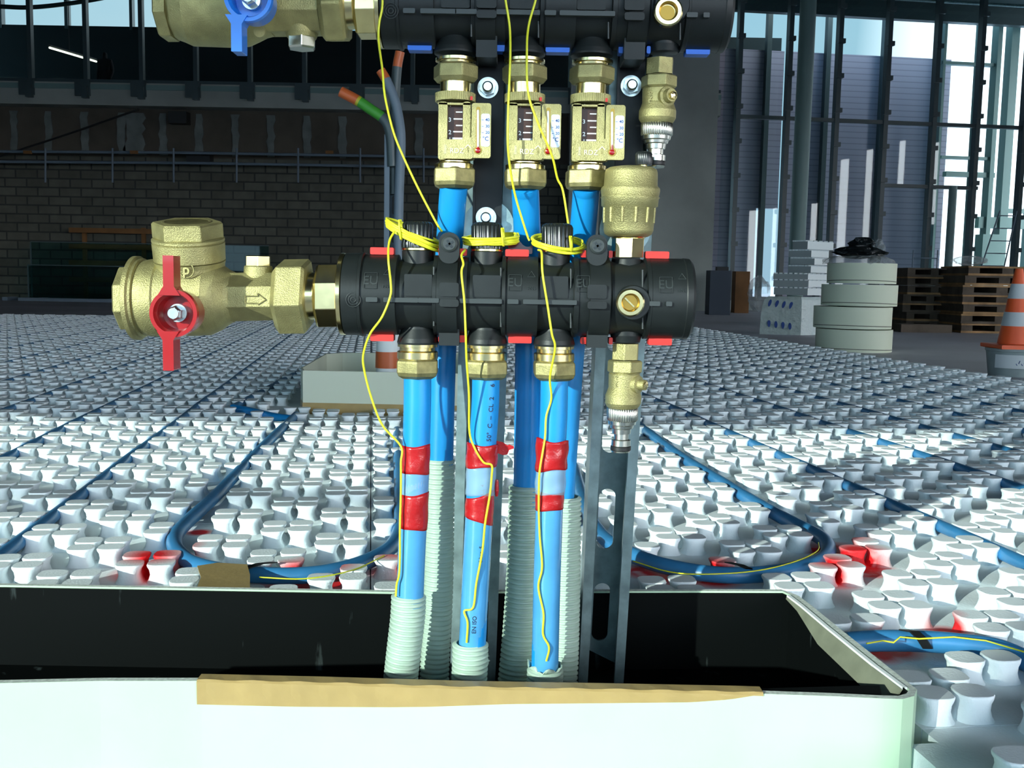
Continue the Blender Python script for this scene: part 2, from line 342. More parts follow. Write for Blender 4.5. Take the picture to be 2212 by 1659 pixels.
# upper room behind the ledge: floor, low rear wall with sky above, posts
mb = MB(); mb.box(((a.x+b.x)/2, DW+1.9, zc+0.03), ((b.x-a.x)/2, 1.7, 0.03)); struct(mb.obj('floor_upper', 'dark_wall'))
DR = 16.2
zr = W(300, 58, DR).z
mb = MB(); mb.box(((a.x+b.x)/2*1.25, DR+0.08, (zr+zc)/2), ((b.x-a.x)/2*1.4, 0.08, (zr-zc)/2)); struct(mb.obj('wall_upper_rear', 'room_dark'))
mb = MB()
for px, wpx in ((0, 5), (142, 7), (282, 6), (401, 34)):
    p = W(px, 0, DR); mb.box((p.x, DR+0.05, zr+0.7), (wpx/2*DR/FPX, 0.06, 0.75))
struct(mb.obj('trim_20', 'mullion'))
mb = MB(); mb.box((-3.5, 14.6, 4.93), (7.5, 1.75, 0.06)); mb.box((-3.5, 12.95, 4.62), (7.5, 0.05, 0.30)); struct(mb.obj('roof_upper_blocker', 'dark_wall'))  # unseen roof and fascia, added to keep sky light off the rear wall
# front glazing of the upper room
fr = MB()
for px in (-54, 66, 186, 306, 423, 540, 658, 775, 892, 1010, 1128, 1245, 1363, 1480):
    p = W(px, 100, DW-0.1)
    fr.box((p.x, DW-0.1, (zd+4.3)/2), (0.024, 0.04, (4.3-zd)/2))
    fr.box((p.x+0.0, DW-0.2, zd-0.07), (0.09, 0.05, 0.09)); fr.box((p.x+0.04, DW-0.24, zd-0.12), (0.035, 0.05, 0.07))
fr.box(((a.x+b.x)/2, DW-0.14, zd+0.02), ((b.x-a.x)/2, 0.05, 0.022))
wf = struct(fr.obj('window_1', 'mullion'))
g = MB(); g.box(((a.x+b.x)/2, DW-0.06, (zd+4.2)/2), ((b.x-a.x)/2, 0.004, (4.2-zd)/2)); g.obj('pane', 'glass', wf)
mb = MB(); mb.box(((a.x+b.x)/2, DW-0.2, zd-0.05), ((b.x-a.x)/2, 0.03, 0.03)); struct(mb.obj('trim_21', 'teal_metal'))
# side wall left, ceiling, roof
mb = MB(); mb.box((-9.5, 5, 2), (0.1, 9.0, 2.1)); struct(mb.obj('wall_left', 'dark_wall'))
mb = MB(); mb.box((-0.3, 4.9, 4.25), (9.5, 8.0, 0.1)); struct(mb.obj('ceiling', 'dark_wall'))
# wall end / concrete pier
p0 = W(1412, 400, 12.2); p1 = W(1545, 400, 12.2)
mb = MB(); mb.box(((p0.x+p1.x)/2-0.5, 12.6, 2.0), ((p1.x-p0.x)/2+0.5, 0.4, 2.1)); struct(mb.obj('wall_pier', 'concrete_wall'))

# curtain wall on the right, along the building's x axis
CW = W(1592, 500, 12.9)                        # left-hand mullion foot
def cwp(px, py, off=0.0):                      # pixel ray meets the curtain wall plane
    v = ray(px, py); n = BY; k = ((CW + BY*off) - CAM).dot(n)/v.dot(n); return CAM + v*k
AXB = (BX, BY, Vector((0, 0, 1)))
def cbox(m, px0, py0, px1, py1, off=0.0, th=0.03):
    """upright slab in the curtain wall plane between two pixel corners"""
    a = cwp(px0, py0, off); b = cwp(px1, py1, off); c = (a+b)/2
    m.box(c, (abs((b-a).dot(BX))/2, th, abs(b.z-a.z)/2), AXB)
fr = MB()
for px in (1590, 1697, 1803, 1908, 2013, 2107, 2208, 2310, 2415):
    p = cwp(px, 300); fr.box(Vector((p.x, p.y, 2.05)), (0.028, 0.05, 2.15), AXB)
    for k in range(9):
        fr.box(Vector((p.x, p.y, 0.35+k*0.42)) - BY*0.06, (0.045, 0.025, 0.028), AXB)
for (xa, ya, xb) in ((1590, 248, 2450), (1905, 397, 2110)):
    A = cwp(xa, ya); B = cwp(xb, ya); c = (A+B)/2; c.z = A.z - 0.02
    fr.box(c, ((B-A).length/2, 0.035, 0.022), AXB)
A = cwp(1560, 640); B = cwp(2450, 640); fr.box(Vector(((A.x+B.x)/2, (A.y+B.y)/2, ZF+0.14)), ((B-A).length/2, 0.06, 0.03), AXB)
wf2 = struct(fr.obj('window_2', 'mullion'))
g = MB(); A = cwp(1560, 300, 0.03); B = cwp(2450, 300, 0.03); c = (A+B)/2; g.box(Vector((c.x, c.y, 2.1)), ((B-A).length/2, 0.004, 1.95), AXB); g.obj('pane', 'glass', wf2)
mb = MB(); c = (cwp(1480, 640)+cwp(2450, 640))/2; mb.box(Vector((c.x, c.y, ZF+0.06)), (3.2, 0.16, 0.06), AXB); struct(mb.obj('baseboard_right', 'bucket'))
# cladding wall outside; added gap low on its left stands in for a reflection
def clp(px, py): return cwp(px, py, 2.4)
def clad(m, px0, px1, py_top, py_bot):
    a = clp(px0, py_top); b = clp(px1, py_bot); c = (a+b)/2
    zt = clp(1600, py_top).z; zbm = clp(1600, py_bot).z
    m.box(Vector((c.x, c.y, (zt+zbm)/2)), (abs((clp(px1, py_top)-clp(px0, py_top)).dot(BX))/2, 0.06, abs(zt-zbm)/2), AXB)
mb = MB(); clad(mb, 1380, 1632, 108, 700); clad(mb, 1684, 2034, 108, 700); clad(mb, 1632, 1684, 108, 449)
struct(mb.obj('wall_cladding', 'cladding'))
mb = MB()
for px in (1410, 1593, 1655, 1783, 1905, 2030):   # posts between cladding and roof, framing the sky strip
    p = clp(px, 60); mb.box(Vector((p.x, p.y, 2.0)) - BY*0.12, (0.035, 0.05, 2.2), AXB)
p = clp(2034, 300)
for (py) in (137, 345): pass
struct(mb.obj('trim_22', 'mullion'))
# big steel frame at far right outside
mb = MB()
for px, wd in ((2030, 0.035), (2111, 0.06), (2147, 0.065), (2180, 0.12), (2240, 0.06), (2330, 0.12)):
    p = cwp(px, 200, 1.6); mb.box(Vector((p.x, p.y, 2.0)), (wd/2, 0.08, 2.1), AXB)
for py, xa, xb, h in ((137, 2030, 2145, 0.02), (340, 2030, 2145, 0.02), (376, 2040, 2145, 0.035), (455, 2160, 2420, 0.03), (480, 2110, 2420, 0.08)):
    A = cwp(xa, py, 1.6); B = cwp(xb, py+(xb-xa)*0.03, 1.6); c = (A+B)/2; mb.box(c, ((B-A).length/2, 0.05, h), AXB)
p = cwp(2135, 560, 1.6); mb.box(Vector((p.x, p.y, 0.55)), (0.17, 0.1, 0.5), AXB)
struct(mb.obj('trim_23', 'teal_metal'))
# roof canopy and its trusses beyond / above the glass
mb = MB(); A = cwp(1560, 30, 1.2); zt = 4.12
for v in (1.25,):
    c = CW + BX*2.5 + BY*v; mb.box(Vector((c.x, c.y, cwp(1700, 28, 1.25).z+0.35)), (4.2, 0.06, 0.36), AXB)
c = CW + BX*2.5; mb.box(Vector((c.x, c.y, 4.20)) + BY*(-1.0), (4.6, 2.3, 0.04), AXB)
struct(mb.obj('roof_canopy', 'mullion'))
mb = MB()
for k in range(14):
    q = CW + BX*(0.0 + k*0.42) + BY*(-0.9+0.0*k); mb.tube([Vector((q.x, q.y, 3.83)), Vector((q.x, q.y, 4.12)) + BX*0.30 + BY*0.5], 0.014, 6)
for k in range(3):
    q = CW + BY*(-0.9+k*0.5); mb.tube([Vector((q.x, q.y, 3.82+k*0.03)), Vector((q.x, q.y, 3.82+k*0.03))+BX*6], 0.022, 6)
struct(mb.obj('trim_24', 'galv'))
# round column inside the glass
mb = MB(); q = cwp(1728, 400, -0.5); q.z = ZF
mb.lathe([Vector((q.x, q.y, ZF)), Vector((q.x, q.y, 4.15))], [0.095, 0.095], 28); struct(mb.obj('column_round', 'teal_metal'))
mb = MB(); q = cwp(2050, 550, -0.25); mb.lathe([Vector((q.x, q.y, ZF)), Vector((q.x, q.y, cwp(2050, 402, -0.25).z))], [0.05, 0.05], 20); struct(mb.obj('column_steel', 'teal_metal'))

# added side wall on the right, its openings placed to make reflections in the panes
mb = MB()
yy_ = -3.0
for oy0, oy1, oz0, oz1 in ((1.5, 3.5, ZF, 2.05), (4.3, 4.85, ZF, 2.05), (5.35, 5.95, ZF, 2.9), (6.25, 6.75, ZF, 3.0), (7.3, 7.75, 2.2, 3.05), (8.2, 8.7, 1.4, 2.9)):
    mb.box((9.1, (yy_+oy0)/2, 2.1), (0.1, (oy0-yy_)/2, 2.16)); mb.box((9.1, (oy0+oy1)/2, (oz1+4.2)/2), (0.1, (oy1-oy0)/2, (4.2-oz1)/2))
    if oz0 > 0: mb.box((9.1, (oy0+oy1)/2, (ZF+oz0)/2), (0.1, (oy1-oy0)/2, (oz0-ZF)/2))
    yy_ = oy1
for y0_, y1_, z0_, z1_ in ((yy_, 12.9, ZF, 4.2),):
    mb.box((9.1, (y0_+y1_)/2, (z0_+z1_)/2), (0.1, (y1_-y0_)/2, (z1_-z0_)/2))
struct(mb.obj('wall_right', 'dark_wall'))
# unseen facade behind the camera, its openings and posts sized to shape the sunlight
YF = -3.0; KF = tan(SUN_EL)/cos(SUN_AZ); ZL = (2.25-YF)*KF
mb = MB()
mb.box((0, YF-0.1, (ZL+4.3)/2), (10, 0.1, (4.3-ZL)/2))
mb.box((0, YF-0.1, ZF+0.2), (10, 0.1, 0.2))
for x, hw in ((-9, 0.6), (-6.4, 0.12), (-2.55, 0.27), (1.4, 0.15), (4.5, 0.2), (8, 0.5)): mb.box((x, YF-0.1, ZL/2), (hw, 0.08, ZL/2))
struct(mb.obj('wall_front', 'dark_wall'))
mb = MB()  # unseen bars shaped to throw dim bands across the floor
mb.box((-5.1, YF-0.05, (1.42-YF)*KF), (1.38, 0.02, 0.014)); mb.box((-1.3, YF-0.05, (1.42-YF)*KF), (1.5, 0.02, 0.014))
struct(mb.obj('trim_25', 'mullion'))

# ================================================================== NUBBED INSULATION FLOOR
C = 0.066                                       # cell; nub clusters fill every other cell, 2 x 2 nubs each
PR = 0.0081                                     # floor pipe radius
ZP = -0.0086                                    # floor pipe axis height
def pipe_path(pts, z=ZP): return smooth_path([Z(x, y, z) for x, y in pts], 7)
LOOP_L = pipe_path([(640, 897), (585, 949), (517, 1018), (459, 1078), (402, 1130), (378, 1160), (382, 1190), (414, 1216), (470, 1232), (545, 1241), (620, 1244), (700, 1238), (780, 1218), (838, 1188), (862, 1150), (866, 1090), (862, 1010), (858, 930)])
LOOP_R = pipe_path([(1300, 858), (1387, 924), (1465, 983), (1550, 1036), (1605, 1070), (1671, 1108), (1733, 1140), (1776, 1164), (1790, 1188), (1770, 1212), (1715, 1230), (1640, 1241), (1560, 1242), (1480, 1232), (1400, 1212), (1330, 1180), (1290, 1145), (1262, 1090), (1240, 1010)])
FRONT_P = smooth_path([Z(1830, 1388, -0.008), Z(1900, 1384, -0.006), Z(1990, 1385, -0.005), Z(2080, 1392, -0.006), Z(2160, 1404, -0.008), Z(2240, 1440, -0.012), Z(2330, 1500, -0.013), Z(2420, 1590, -0.013), Z(2500, 1700, -0.013)], 7)
ARC = pipe_path([(503, 881), (540, 888), (590, 900), (632, 906)])
BOXPOLY = None
FW = 0.700; ZR = 0.020                          # front wall depth, rim height of the near box
BR = Z(1700, 1283, ZR); BFR = Z(1975, 1500, ZR)  # inner corners of the rim
BOXP = [Vector((-3, FW-1.0, 0)), Vector((Z(1983, 1500, ZR).x, FW-1.0, 0)), Z(1983, 1502, ZR), Z(1730, 1281, ZR), Z(1700, 1274, ZR), Z(1500, 1270, ZR), Z(850, 1273, ZR), Z(0, 1258, ZR), Z(-400, 1250, ZR), Vector((-3, 0.9, 0))]
def in_poly(p, poly, m=0.0):
    ins = False; n = len(poly)
    for i in range(n):
        a, b = poly[i], poly[(i+1) % n]
        if (a.y > p.y) != (b.y > p.y) and p.x < (b.x-a.x)*(p.y-a.y)/(b.y-a.y)+a.x: ins = not ins
        if m > 0:
            dx, dy = b.x-a.x, b.y-a.y; t = max(0, min(1, ((p.x-a.x)*dx+(p.y-a.y)*dy)/(dx*dx+dy*dy)))
            if (p.x-a.x-t*dx)**2+(p.y-a.y-t*dy)**2 < m*m: return True
    return ins
def in_box(p, m=0.0145): return in_poly(p, BOXP, m)
B2 = (Z(640, 800, 0.08), Z(1040, 808, 0.08), Z(1010, 762, 0.08), Z(707, 762, 0.08))
def in_box2(p): return -0.56 < p.x < -0.03 and B2[0].y-0.035 < p.y < B2[2].y+0.05
def near_path(p, path, r): return any((q.x-p.x)**2+(q.y-p.y)**2 < r*r for q in path)
AVOID = [LOOP_L[14:-10], LOOP_R[28:-6], FRONT_P, ARC]
def eps_mat():
    m = bpy.data.materials.new('white_nubbed_foam'); m.use_nodes = True; t = m.node_tree; b = t.nodes['Principled BSDF']
    b.inputs['Roughness'].default_value = 0.62
    g = t.nodes.new('ShaderNodeNewGeometry')
    n = t.nodes.new('ShaderNodeTexNoise'); n.inputs['Scale'].default_value = 420; n.inputs['Detail'].default_value = 3; t.links.new(g.outputs['Position'], n.inputs['Vector'])
    bp = t.nodes.new('ShaderNodeBump'); bp.inputs['Strength'].default_value = 0.35; bp.inputs['Distance'].default_value = 0.0012
    t.links.new(n.outputs['Fac'], bp.inputs['Height']); t.links.new(bp.outputs[0], b.inputs['Normal'])
    prev = None
    n3 = t.nodes.new('ShaderNodeTexNoise'); n3.inputs['Scale'].default_value = 26; t.links.new(g.outputs['Position'], n3.inputs['Vector'])
    for (px, py, r, z) in [(330, 1238, 0.050, -0.02), (395, 1215, 0.036, -0.02), (700, 1256, 0.05, -0.02), (640, 1262, 0.04, -0.02), (850, 1235, 0.036, -0.02), (430, 1150, 0.020, -0.02), (1395, 1235, 0.035, -0.02), (1470, 1245, 0.05, -0.02), (1540, 1252, 0.04, -0.02), (1765, 1190, 0.026, -0.02), (1815, 1190, 0.05, -0.02), (1850, 1225, 0.05, -0.02), (1790, 1250, 0.045, -0.02), (1880, 1240, 0.02, -0.02), (1930, 1405, 0.03, -0.02), (1890, 1412, 0.03, -0.02), (2050, 1370, 0.028, -0.02)]:
        c = Z(px, py, z)
        d = t.nodes.new('ShaderNodeVectorMath'); d.operation = 'DISTANCE'; d.inputs[1].default_value = c; t.links.new(g.outputs['Position'], d.inputs[0])
        q = t.nodes.new('ShaderNodeMapRange'); q.inputs['From Min'].default_value = r*0.95; q.inputs['From Max'].default_value = r*0.45; t.links.new(d.outputs['Value'], q.inputs['Value'])
        if prev is None: prev = q.outputs[0]
        else:
            mm = t.nodes.new('ShaderNodeMath'); mm.operation = 'MAXIMUM'; t.links.new(prev, mm.inputs[0]); t.links.new(q.outputs[0], mm.inputs[1]); prev = mm.outputs[0]
    ad = t.nodes.new('ShaderNodeMath'); ad.operation = 'MULTIPLY'; t.links.new(prev, ad.inputs[0])
    q = t.nodes.new('ShaderNodeMapRange'); q.inputs['From Min'].default_value = 0.20; q.inputs['From Max'].default_value = 0.36; t.links.new(n3.outputs['Fac'], q.inputs['Value'])
    t.links.new(q.outputs[0], ad.inputs[1])
    mi = t.nodes.new('ShaderNodeMixRGB'); mi.inputs['Color1'].default_value = (0.84, 0.92, 0.95, 1); mi.inputs['Color2'].default_value = (0.80, 0.01, 0.015, 1)
    t.links.new(ad.outputs[0], mi.inputs['Fac']); t.links.new(mi.outputs[0], b.inputs['Base Color'])
    return m
M['foam'] = eps_mat()

NR = []                                         # one nub: rings (z, half width, half depth), waisted like the photo's
for z, a, b in ((-0.0205, 0.0150, 0.0152), (-0.0165, 0.0122, 0.0145), (-0.0110, 0.0106, 0.0138), (-0.0060, 0.0116, 0.0134), (-0.0030, 0.0136, 0.0134), (-0.0010, 0.0141, 0.0134), (0.0, 0.0135, 0.0128)):
    ring = []
    for k in range(14):
        th = 2*pi*k/14; e_ = 0.62
        ring.append((a*abs(cos(th))**e_*(1 if cos(th) >= 0 else -1), b*abs(sin(th))**e_*(1 if sin(th) >= 0 else -1), z))
    NR.append(ring)
def add_nub(mb, u, v, tilt=0.0, sc=1.0, h=1.0):
    rs = []
    for ring in NR:
        rs.append([(u + (x*cos(tilt)-y*sin(tilt))*sc, v + (x*sin(tilt)+y*cos(tilt))*sc, (z+0.0205)*h-0.0205) for x, y, z in ring])
    o = len(mb.v); n = 14
    mb.v += [Vector(p) for r in rs for p in r]
    for k in range(len(rs)-1):
        for i in range(n):
            j = (i+1) % n; mb.f.append([o+k*n+i, o+k*n+j, o+(k+1)*n+j, o+(k+1)*n+i]); mb.sm.append(True); mb.mi.append(0)
    mb.f.append([o+(len(rs)-1)*n+i for i in range(n)]); mb.sm.append(False); mb.mi.append(0)

NU, NV = 16, 10                                 # cells per panel
shared = {}
PANEL_LABEL = 'white foam floor panel with rows of nubs holding the blue pipes'
def panel(iu, iv):
    full = True; keep = []
    u0, v0 = iu*NU, iv*NV
    for i in range(NU):
        for j in range(NV):
            if (u0+i+v0+j) % 2: continue
            for a in (0, 1):
                for b in (0, 1):
                    lu, lv = i*C + C/2 + (a-0.5)*0.0315, j*C + C/2 + (b-0.5)*0.0320
                    p = UV(u0*C+lu, v0*C+lv)
                    if in_box(p) or in_box2(p) or any(near_path(p, A, 0.0182) for A in AVOID) or near_path(p, LOOP_L, 0.0152) or near_path(p, LOOP_R, 0.0152): full = False; continue
                    keep.append((lu, lv, p))
    # base slab cells
    cells = []
    for i in range(NU):
        for j in range(NV):
            p = UV((u0+i+0.5)*C, (v0+j+0.5)*C)
            if in_box(p, 0.05): full = False
            cells.append((i, j))
    sub = 1
    if not full:
        sub = 3; cells = [(i, j) for i in range(NU*3) for j in range(NV*3) if not in_box(UV(u0*C+(i+0.5)*C/3, v0*C+(j+0.5)*C/3), 0.012)]
    if not cells: return None
    if full and 'm' in shared:
        me = shared['m']
        o = bpy.data.objects.new('insulation_panel', me); COL.objects.link(o)
    else:
        mb = MB(); mb.raw = True
        for lu, lv, p in keep:
            jit = 0.0 if full else random.uniform(-0.05, 0.05)
            add_nub(mb, lu, lv, jit, 1.0, 1.0 if full else random.uniform(0.97, 1.02))
        g_ = 0.0006
        if full:
            mb.add([(g_, g_, -0.0200), (NU*C-g_, g_, -0.0200), (NU*C-g_, NV*C-g_, -0.0200), (g_, NV*C-g_, -0.0200), (g_, g_, ZF), (NU*C-g_, g_, ZF), (NU*C-g_, NV*C-g_, ZF), (g_, NV*C-g_, ZF)],
                   [(0, 1, 2, 3), (4, 5, 1, 0), (5, 6, 2, 1), (6, 7, 3, 2), (7, 4, 0, 3)])
        else:
            cs = set(cells)
            for i, j in cells:
                c3 = C/sub; x0, x1, y0, y1 = i*c3, (i+1)*c3, j*c3, (j+1)*c3
                x0 += g_*(i == 0); y0 += g_*(j == 0); x1 -= g_*(i == NU*sub-1); y1 -= g_*(j == NV*sub-1)
                mb.add([(x0, y0, -0.0200), (x1, y0, -0.0200), (x1, y1, -0.0200), (x0, y1, -0.0200), (x0, y0, ZF), (x1, y0, ZF), (x1, y1, ZF), (x0, y1, ZF)],
                       [(0, 1, 2, 3)] + [f for f, nb in (((4, 5, 1, 0), (i, j-1)), ((5, 6, 2, 1), (i+1, j)), ((6, 7, 3, 2), (i, j+1)), ((7, 4, 0, 3), (i-1, j))) if nb not in cs])
        o = mb.obj('insulation_panel', 'foam', loc=(0, 0, 0)); me = o.data
        if full: shared['m'] = me
    o.location = UV(u0*C, v0*C); o.rotation_euler = (0, 0, AX)
    return o
for iv in range(0, 11):
    for iu in range(-5, 2):
        c0 = UV((iu+0.5)*NU*C, (iv+0.5)*NV*C)
        if (iu+1)*NU*C > 2.2: continue
        lim = 0.56*c0.y + 0.9
        if abs(c0.x) > lim+0.3: continue
        if iv == 0 and iu < 0: continue
        o = panel(iu, iv)
        if o is None: continue
        tag(o, PANEL_LABEL, 'floor panel', 'nubbed insulation panels across the floor')

# floor pipes
def straight_pipe(ncell, v0, v1, label, grp=None):
    mb = MB(); n = 26; u = ncell*C
    mb.tube([UV(u + 0.0012*sin(k*1.7+ncell), v0+(v1-v0)*k/n, ZP+0.0007*sin(k*2.3)) for k in range(n+1)], PR, 10)
    return tag(mb.obj('floor_heating_pipe', 'blue_floor'), label, 'pipe', grp)
ordn = ['first', 'second', 'third', 'fourth', 'fifth', 'sixth', 'seventh', 'eighth', 'ninth']
for k, nc in enumerate((11, 15, 18, 21, 24, 27)):
    straight_pipe(nc, 0.9 if nc < 20 else 1.6, 7.2, '%s straight blue floor pipe to the right of the curved pipe beside the galvanised rail' % ordn[k])
for k, nc in enumerate((-6, -9, -12, -15, -18, -21, -24, -27, -30)):
    straight_pipe(nc, 1.0 + 0.25*k, 7.2, '%s straight blue floor pipe to the left of the curved pipe near the tan tape' % ordn[k])
mb = MB(); mb.tube(LOOP_L, PR+0.0008, 12); t = tag(mb.obj('looped_floor_pipe', 'blue_floor'), 'blue floor pipe curving back behind the near box, tan tape lying over it', 'pipe')
mb = MB(); mb.tube(smooth_path([Z(x, y, 0.0005) for x, y in [(560, 1247), (660, 1250), (760, 1232), (830, 1200)]], 5), 0.0007, 5); mb.obj('thin_yellow_wire', 'yellow', t)
mb = MB(); mb.tube(LOOP_R, PR+0.0008, 12); t = tag(mb.obj('looped_floor_pipe', 'blue_floor'), 'blue floor pipe curving back among red painted nubs to the right of the rail', 'pipe')
mb = MB(); mb.tube(smooth_path([Z(x, y, 0.0006) for x, y in [(1368, 1212), (1450, 1236), (1540, 1240), (1640, 1232), (1720, 1212), (1765, 1190), (1768, 1172)]], 6), 0.0007, 5); mb.obj('thin_yellow_wire', 'yellow', t)
mb = MB(); mb.tube(FRONT_P, PR+0.0012, 14); t = tag(mb.obj('looped_floor_pipe', 'blue_floor'), 'blue pipe leaving the right side of the near box under a black strap', 'pipe')
mb = MB(); mb.tube([Z(x, y, 0.0045) for x, y in [(1872, 1390), (1906, 1384), (1930, 1388), (1944, 1376), (1985, 1380), (2060, 1376), (2130, 1384), (2212, 1408)]], 0.0007, 5); mb.obj('thin_yellow_wire', 'yellow', t)
mb = MB(); mb.tube(ARC, 0.009, 10); tag(mb.obj('looped_floor_pipe', 'blue_pipe'), 'short bright blue pipe bend in front of the far box, between two straight pipes', 'pipe')
mb = MB(); nn = -1; mb.tube([UV(-1*C-0.02, 2.05 + 0.0, ZP), UV(-1*C-0.02, 3.2, ZP)], PR, 10)
mb = MB(); mb.tube([Z(505, 880, ZP), Z(640, 806, ZP)], PR, 10); tag(mb.obj('floor_heating_pipe', 'blue_floor'), 'short straight blue floor pipe ending at the left corner of the far box', 'pipe')
# black straps
def strap(pts, wd, label, h=0.0012):
    mb = MB(); P = [Vector(p) for p in pts]
    for k in range(len(P)-1):
        t = (P[k+1]-P[k]); sd_ = Vector((t.y, -t.x, 0)).normalized()*wd
        if sd_.length < 1e-5: sd_ = Vector((wd, 0, 0))
        sd_ = Vector((wd, 0, 0)); up = Vector((0, 0, h))
        vs = [P[k]-sd_, P[k]+sd_, P[k+1]+sd_, P[k+1]-sd_]; mb.add([v for v in vs] + [v+up for v in vs], [(0, 1, 2, 3), (4, 5, 6, 7), (0, 1, 5, 4), (1, 2, 6, 5), (2, 3, 7, 6), (3, 0, 4, 7)])
    return tag(mb.obj('pipe_strap', 'rubber'), label, 'strap')
strap([Z(1572, 1216, 0.002), Z(1600, 1222, 0.0015), Z(1618, 1230, -0.001), Z(1636, 1250, -0.016)], 0.0035, 'black strap holding the curved blue pipe among the red painted nubs')
strap([Z(1952, 1362, 0.004), Z(1975, 1366, 0.006), Z(1990, 1380, 0.004), Z(2004, 1402, -0.008)], 0.0042, 'black strap over the blue pipe beside the near box')
strap([Z(590, 1216, 0.002), Z(560, 1219, 0.002), Z(530, 1229, 0.000)], 0.004, 'black strap beside the tan tape on the curved blue pipe')
# tan tape over the left loop
mb = MB(); T = [Z(426, 1224, 0.004), Z(470, 1217, 0.004), Z(534, 1221, 0.004), Z(540, 1243, 0.003), Z(540, 1276, 0.003), Z(480, 1276, 0.003), Z(424, 1276, 0.003), Z(434, 1248, 0.003)]
mb.prism(T, (0, 0, 1), 0, 0.0009); tag(mb.obj('tape_strip', 'brown_tape'), 'short tan tape strip lying over the curved blue pipe', 'tape')

# ================================================================== NEAR BOX
box = thing('manifold_box', 'large cream box with black inside around the pipe riser, open on top', 'box', (0, 0.8, ZF))
fy = [(-260, 1474), (0, 1469), (220, 1464), (440, 1464), (700, 1470), (1000, 1479), (1300, 1484), (1600, 1490), (1800, 1497), (1905, 1502)]
front_in = [Z(x, y, ZR) for x, y in fy]
# outer front profile (rounded corner at the right)
TH = 0.0055
corner = [Z(1940, 1503, ZR), Z(1958, 1498, ZR), Z(1964, 1489, ZR)]
side = [Z(1900, 1438, ZR), Z(1800, 1358, ZR), Z(1740, 1308, ZR), Z(1712, 1287, ZR), Z(1690, 1277, ZR)]
rear = [Z(1500, 1276.5, ZR), Z(1000, 1278, ZR), Z(850, 1279, ZR), Z(400, 1271, ZR), Z(0, 1264, ZR), Z(-260, 1259, ZR)]
path = front_in + corner + side + rear
def offset(path, d):
    o = []
    for i, p in enumerate(path):
        t = (path[min(i+1, len(path)-1)]-path[max(i-1, 0)]).normalized(); o.append(p + Vector((t.y, -t.x, 0))*d)
    return o
outer = offset(path, TH)
mb = MB(); N = len(path)
def wallstrip(mb, a, b, z0, z1):
    N = len(a); vs = [Vector((p.x, p.y, z)) for L, z in ((a, z0), (a, z1), (b, z1), (b, z0)) for p in L]
    for i in range(N-1):
        for k in range(4):
            l = (k+1) % 4; mb.add([vs[k*N+i], vs[k*N+i+1], vs[l*N+i+1], vs[l*N+i]], [(0, 1, 2, 3)], k in (0, 2))
cor = 0.0035
mb = MB(); wallstrip(mb, outer, path, ZF, ZR)
ob = mb.obj('shell', ['cream', 'foam_edge'], box)
for pl in ob.data.polygons:
    if abs(pl.normal.z) > 0.9 and pl.center.z > 0.05: pl.material_index = 1
inner = offset(path, -0.0006); inn2 = offset(path, -0.0032)
mb = MB(); wallstrip(mb, inner, inn2, ZF, ZR-0.0015); mb.obj('black_lining', 'liner', box)
lid_side = [Z(1966, 1487, ZR)] + side[:-1]
mb = MB(); o1 = offset(lid_side, 0.0012); o2 = offset(lid_side, -0.010); wallstrip(mb, o1, o2, ZR-0.012, ZR-0.0008); 
mb = MB(); o1 = [Vector((p.x-0.002, p.y, ZR+0.0007)) for p in lid_side]; o2 = [Vector((p.x-0.0052, p.y, ZR+0.0007)) for p in lid_side]
for i in range(len(o1)-1): mb.add([o1[i], o1[i+1], o2[i+1], o2[i], o1[i]-Vector((0, 0, .002)), o1[i+1]-Vector((0, 0, .002)), o2[i+1]-Vector((0, 0, .002)), o2[i]-Vector((0, 0, .002))], [(0, 1, 2, 3), (3, 2, 6, 7), (0, 1, 5, 4)])
mb.obj('white_rim_bead', 'white', box)
o1 = [Vector((p.x-0.0052, p.y, ZR-0.001)) for p in lid_side]; o2 = [Vector((p.x-0.0052-0.0085*q_, p.y-0.001, ZR-0.001-0.014*q_)) for p in lid_side for q_ in [max(0.12, min(1.0, (lid_side[-1].y-p.y)/0.10))]]
mb = MB()
for i in range(len(o1)-1): mb.add([o1[i], o1[i+1], o2[i+1], o2[i]], [(0, 1, 2, 3)])
ob = mb.obj('inner_ledge', 'ledge', box); md = ob.modifiers.new('s', 'SOLIDIFY'); md.thickness = 0.001
p = Z(1800, 1490, ZR-0.004); q = Z(1905, 1486, ZR-0.004)
mb = MB(); wallstrip(mb, [Z(1640, 1487, ZR-.002), Z(1900, 1480, ZR-.002)], [Z(1640, 1490, ZR-.002), Z(1904, 1499, ZR-.002)], ZR-0.05, ZR-0.002); mb.obj('black_flap', 'liner', box)
mb = MB(); mb.box((-0.15, 0.82, ZF+0.002), (0.62, 0.13, 0.001)); mb.obj('box_bottom', 'liner', box)
mb = MB()
for x, y, r in ((806, 1577, 0.0016), (807, 1633, 0.0011)):
    c = W(x, y, 0.6935); fl_ = MB(); mb.lathe([c + Vector((0, -0.001, 0)), c + Vector((0, 0.006, 0))], [r, r], 12, 'y')
mb.obj('pin_hole', 'rubber', box)
